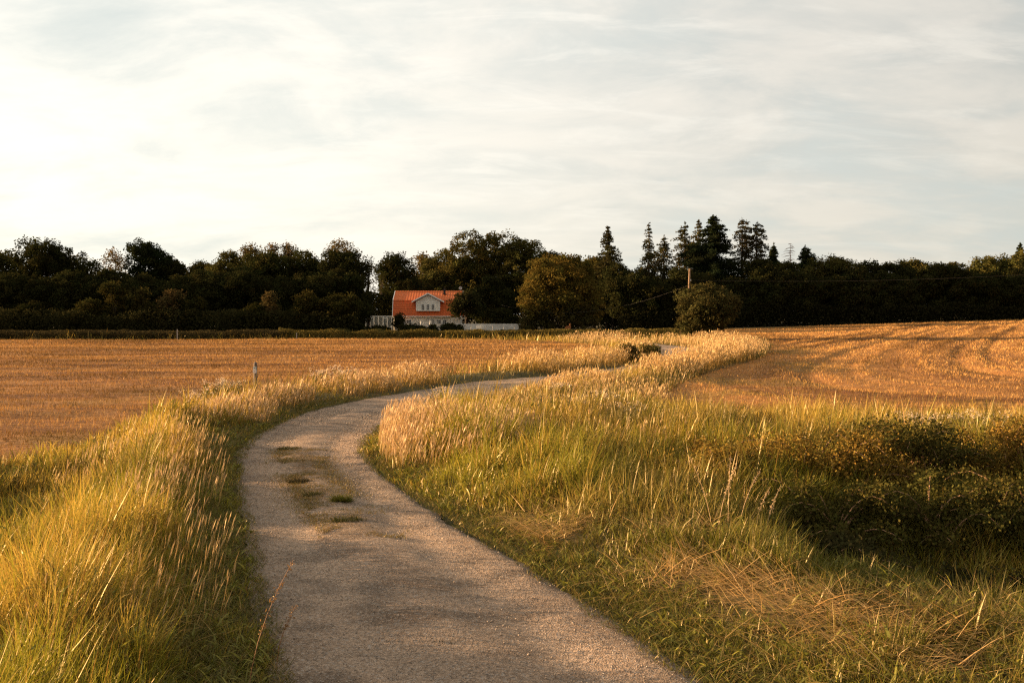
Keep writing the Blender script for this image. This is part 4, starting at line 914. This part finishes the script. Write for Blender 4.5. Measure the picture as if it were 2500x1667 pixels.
mb = MB(); slope(yk-.08, zk+.0, yr_, zr, 14, mb, x0, x1); slope(7.28-yk, zk, yr_, zr, 14, mb, x0, x1); mb.build('upper_roof', M_TILE2, ro)
mb = MB(); mb.tube([(x0, yr_, zr+.02), (x1, yr_, zr+.02)], .11, 8); mb.build('ridge_tile', M_TILE2, ro)
mb = MB()
for xx in (x0-.05, x1+.05):
    for (a, b) in (((ye-.05, ze-.05), (yk-.1, zk)), ((yk-.1, zk), (yr_, zr+.03)), ((7.3-yk, zk), (yr_, zr+.03)), ((7.25-ye, ze-.05), (7.3-yk, zk))): mb.beam((xx, a[0], a[1]), (xx, b[0], b[1]), .09, .22)
mb.build('bargeboard', M_TRIM, HR)
mb = MB(); mb.tube([(x0+.1, ye-.1, ze-.08), (x1-.1, ye-.1, ze-.08)], .06, 8); mb.build('gutter', M_TRIM, HR)
# dormer
DR = empty('dormer', (X(920), 0, 0)); DR.parent = HR
hw = (X(1055)-X(785))/2; db, dw, da = Z(463), Z(352), Z(272); ew = (X(1102)-X(738))/2; dy = -.55
mb = MB(); mb.add([(-hw,dy,db),(hw,dy,db),(hw,dy,dw),(0,dy,da-.1),(-hw,dy,dw),(-hw,2.6,db),(hw,2.6,db),(hw,2.6,dw),(0,2.6,da-.1),(-hw,2.6,dw)], [(0,1,2,3,4),(9,8,7,6,5),(0,5,6,1),(1,6,7,2),(4,9,5,0),(2,7,8,3),(3,8,9,4)]); mb.build('dormer_wall', M_SIDEH, DR)
sl_ = (Z(265)-Z(360))/ew
mb = MB()
for s in (-1, 1): mb.add([(0,dy-.4,Z(265)+.02),(s*ew,dy-.4,Z(360)+.02),(s*ew,2.9,Z(360)+.02),(0,2.9,Z(265)+.02),(0,dy-.4,Z(265)-.08),(s*ew,dy-.4,Z(360)-.08),(s*ew,2.9,Z(360)-.08),(0,2.9,Z(265)-.08)], [(0,1,2,3),(7,6,5,4),(0,4,5,1),(1,5,6,2),(2,6,7,3)])
mb.build('dormer_roof', M_TILE, DR)
mb = MB()
for s in (-1, 1): mb.beam((0, dy-.43, Z(265)), (s*(ew+.05), dy-.43, Z(362)), .06, .20)
mb.box(-hw-.04, hw+.04, dy-.05, dy-.004, db-.03, db+.09); mb.box(-hw-.04,-hw+.10,dy-.05,dy-.004,db+.092,dw); mb.box(hw-.10,hw+.04,dy-.05,dy-.004,db+.092,dw); mb.box(-hw+.102, hw-.102, dy-.04, dy-.004, Z(372), Z(360))
mb.build('dormer_trim', M_TRIM, DR)
def window(parent, xa, xb, za, zb_, y, cols, rows, fr=.055):
    f = MB(); f.box(xa-.05, xa+fr, y-.06, y-.003, za-.05, zb_+.05); f.box(xb-fr, xb+.05, y-.06, y-.003, za-.05, zb_+.05); f.box(xa+fr+.002, xb-fr-.002, y-.06, y-.003, za-.05, za+fr); f.box(xa+fr+.002, xb-fr-.002, y-.06, y-.003, zb_-fr, zb_+.05)
    for i in range(1, cols): xm = xa+(xb-xa)*i/cols; f.box(xm-.022, xm+.022, y-.05, y-.02, za+fr, zb_-fr)
    for i in range(1, rows): zm = za+(zb_-za)*i/rows; f.box(xa+fr, xb-fr, y-.045, y-.018, zm-.02, zm+.02)
    fo = f.build('window', M_TRIM, parent); g = MB(); g.box(xa+fr, xb-fr, y-.012, y-.004, za+fr, zb_-fr); g.build('pane', M_GLASS, fo)
for a, b in ((843,880),(900,937),(957,994)): window(DR, X(a)-X(920), X(b)-X(920), Z(457), Z(388), dy, 2, 3)
for a, b, cc in ((668,725,2),(962,992,2),(1012,1070,4),(1086,1130,2)): window(HR, X(a), X(b), Z(612), Z(566), 0, cc, 2)
mb = MB(); mb.tube([(X(918), -.03, Z(560)), (X(918), -.22, Z(556)), (X(918), -.24, Z(562))], [.03, .03, .07], 8); mb.build('wall_lamp', M_DARK, HR)
mb = MB(); mb.box(X(1084), X(1106), 2.2, 2.7, Z(275), Z(205)); mb.box(X(1080), X(1110), 2.1, 2.8, Z(275), Z(262)); ch = mb.build('chimney', M_DARK, ro)
mb = MB(); mb.box(X(1082), X(1108), 2.15, 2.75, Z(190), Z(186)); [mb.box(X(c)-.02, X(c)+.02, 2.25, 2.65, Z(204), Z(190.5)) for c in (1087, 1103)]; mb.build('chimney_cap', M_DARK, ch)
# dish
dd = empty('satellite_dish', (X(1278)-14.6, HD+3.6, gzh+zr), 'small round pale dish above the right end of the roof', 'satellite dish')
mb = MB(); zc = Z(198)-zr; mb.tube([(0,.1,-.4),(0,.1,zc)], .03, 6); mb.build('mast', M_DARK, dd)
mb = MB(); k = 18
mb.add([(0,.02,zc)]+[(.14*math.cos(2*math.pi*i/k), 0, zc+.14*math.sin(2*math.pi*i/k)) for i in range(k)]+[(.27*math.cos(2*math.pi*i/k), -.07, zc+.27*math.sin(2*math.pi*i/k)) for i in range(k)], [(0,1+i,1+(i+1)%k) for i in range(k)]+[(1+i,1+k+i,1+k+(i+1)%k,1+(i+1)%k) for i in range(k)])
do_ = mb.build('reflector', pm('dish_grey', (.42,.42,.42), .5), dd, smooth=True); md = do_.modifiers.new('thick', 'SOLIDIFY'); md.thickness = .02
# glazed screen
gs = empty('glazed_shelter', (hx(350), HD-.5, gzh), 'white framed glass terrace shelter at the left end of the house', 'glass shelter')
a0_, a1_ = hx(202)-hx(350), hx(505)-hx(350); ztop = Z(522)
mb = MB()
for c in (202, 255, 300, 352, 405, 452, 505): mb.box(hx(c)-hx(350)-.05, hx(c)-hx(350)+.05, -.05, .05, 0, ztop-.12)
mb.box(a0_-.05, a1_+.05, -.06, .06, ztop-.118, ztop); mb.box(a0_-.05, a1_+.05, -.04, .04, .5, .6)
for c0, c1 in ((255,300),(405,452)): mb.box(hx(c0)-hx(350)+.052, hx(c1)-hx(350)-.052, -.04, .04, Z(552), Z(544)); mb.box(hx(c0)-hx(350)+.052, hx(c0)-hx(350)+.12, -.045, .045, Z(543.8), ztop-.12)
for s in (a0_, a1_): mb.box(s-.05, s+.05, .05, 3.0, ztop-.11, ztop); mb.box(s-.05, s+.05, 2.9, 3.0, 0, ztop-.112)
mb.build('frame', M_TRIM, gs)
gm = bpy.data.materials.new('clear_glass'); gm.use_nodes = True; b_ = gm.node_tree.nodes['Principled BSDF']; b_.inputs['Base Color'].default_value = (.35,.37,.36,1); b_.inputs['Roughness'].default_value = .15; b_.inputs['Alpha'].default_value = .35
mb = MB(); mb.box(a0_, a1_, -.008, .008, .6, ztop-.13); mb.build('glass_pane', gm, gs)
# parasols
M_CANV = pm('white_canvas', (.72,.70,.66), .8)
for c, lb in ((845, 'folded white parasol before the middle of the house wall'), (950, 'folded white parasol beside the small right windows')):
    t = empty('folded_parasol', (hx(c), HD-1.5, gzh), lb, 'parasol', 'folded parasols by the house')
    mb = MB(); mb.tube([(0,0,0),(0,0,Z(558))], .025, 6); mb.build('pole', M_TRIM, t); mb = MB(); mb.tube([(0,0,.75),(0,0,1.2),(0,0,Z(562))], [.16,.13,.04], 8); mb.build('canopy', M_CANV, t)
t = empty('white_tent', (hx(672), HD-2.2, gzh), 'small white pointed canvas by the left window of the house', 'canvas tent')
mb = MB(); zt_ = Z(580); mb.add([(-.45,-.4,.2),(.5,-.4,.2),(.5,.4,.2),(-.45,.4,.2),(-.08,0,zt_)], [(0,1,4),(1,2,4),(2,3,4),(3,0,4)]); mb.build('canvas', M_CANV, t); mb = MB(); mb.tube([(-.08,0,0),(-.08,0,zt_+.05)], .02, 6); mb.build('pole', M_TRIM, t)
# pergola and carport right of the house
t = empty('pergola', (hx(1270), HD-1, gzh), 'white beam pergola at the right end of the house', 'pergola'); zp = Z(545)
mb = MB(); mb.box(hx(1190)-hx(1270), hx(1350)-hx(1270), -.07, .07, zp-.14, zp); mb.box(hx(1190)-hx(1270), hx(1350)-hx(1270), 2.4, 2.54, zp-.14, zp); mb.build('beam', M_TRIM, t)
for c in (1192, 1348):
    for yy_ in (0, 2.47): mb = MB(); q = hx(c)-hx(1270); mb.box(q-.06, q+.06, yy_-.05, yy_+.05, 0, zp-.142); mb.build('post', M_TRIM, t)
t = empty('garden_shed', (hx(1630), HD+4, gzh), 'dark shed with a thin pale roof edge behind the parked car', 'shed'); zs = Z(470)
mb = MB(); mb.box(-1.3,1.3,0,2.4,0,zs-.35); mb.build('wall', pm('dark_boards', (.05,.04,.03), .8, noise=.3), t)
mb = MB(); mb.add([(-1.5,-.3,zs-.3),(1.5,-.3,zs-.3),(1.5,1.2,zs+.05),(-1.5,1.2,zs+.05),(1.5,2.7,zs-.3),(-1.5,2.7,zs-.3)], [(0,1,2,3),(3,2,4,5)]); ro2 = mb.build('roof', pm('dark_felt', (.04,.04,.04), .9), t); ro2.modifiers.new('thick', 'SOLIDIFY').thickness = .06
mb = MB(); mb.box(-.6,.6,1.08,1.2,zs+.06,zs+.11); mb.build('ridge_trim', M_TRIM, t)
# fence
FD = 161.0; fx0, fx1 = at(1032, FD), at(1206, FD); zf = float(gz((fx0+fx1)/2, FD)); fzt = zt(743.5, FD)-zf; L = fx1-fx0
t = empty('board_fence', ((fx0+fx1)/2, FD, zf), 'white vertical board fence right of the house', 'fence')
mb = MB(); nb = 70
for i in range(nb):
    a = -L/2+L*i/nb; hh = fzt+.02*math.sin(i*1.9); mb.box(a+.012, a+L/nb-.012, -.02-.012*(i % 2), .02-.012*(i % 2), .08, hh)
mb.build('board_panel', pm('fence_white', (.84,.81,.76), .65, noise=.12, nscale=1.2), t)
mb = MB(); mb.box(-L/2, L/2, .022, .07, .3, .4); mb.box(-L/2, L/2, .022, .07, fzt-.3, fzt-.2); mb.build('rail', M_TRIM, t)
for i in range(8): mb = MB(); a = -L/2+.05+(L-.1)*i/7; mb.box(a-.05, a+.05, .072, .17, -.1, fzt-.05); mb.build('post', M_TRIM, t)
# car behind the fence
t = empty('parked_car', (hx(1600), HD-4.5, gzh), 'white car with a dark windscreen parked behind the board fence', 'car', rz=-.5)
def prism(prof, w0, w1, name, mat, par):
    mb = MB(); n = len(prof); V = [(-w0 if z < 1.0 else -w1, y, z) for y, z in prof]+[(w0 if z < 1.0 else w1, y, z) for y, z in prof]
    mb.add(V, [tuple(range(n)), tuple(range(n, 2*n))[::-1]]+[(i, i+n, (i+1) % n+n, (i+1) % n) for i in range(n)]); return mb.build(name, mat, par, bevel=.04)
M_CAR = pm('white_car_paint', (.68,.68,.68), .3, spec=.5); M_TYRE = pm('tyre', (.02,.02,.02), .8)
bo_ = prism([(-2.1,.35),(-2.15,.75),(-1.9,.98),(-.9,1.08),(1.9,1.12),(2.1,.9),(2.1,.35)], .86, .80, 'body', M_CAR, t)
prism([(-.92,1.09),(-.2,1.50),(1.2,1.52),(1.85,1.13)], .78, .66, 'windscreen_and_windows', M_GLASS, t); prism([(-.25,1.53),(-.15,1.57),(1.1,1.58),(1.22,1.54)], .6, .6, 'roof_panel', M_CAR, t)
for s in (-1, 1):
    for yy_ in (-1.35, 1.3):
        mb = MB(); mb.tube([(s*.72, yy_, .32), (s*.90, yy_, .32)], .32, 16); mb.build('wheel', M_TYRE, t)
    mb = MB(); mb.sphere((s*.6, -2.08, .72), .13, (1.2,.5,.7)); mb.build('headlight', pm('headlight', (.6,.6,.6), .2), t, smooth=True)
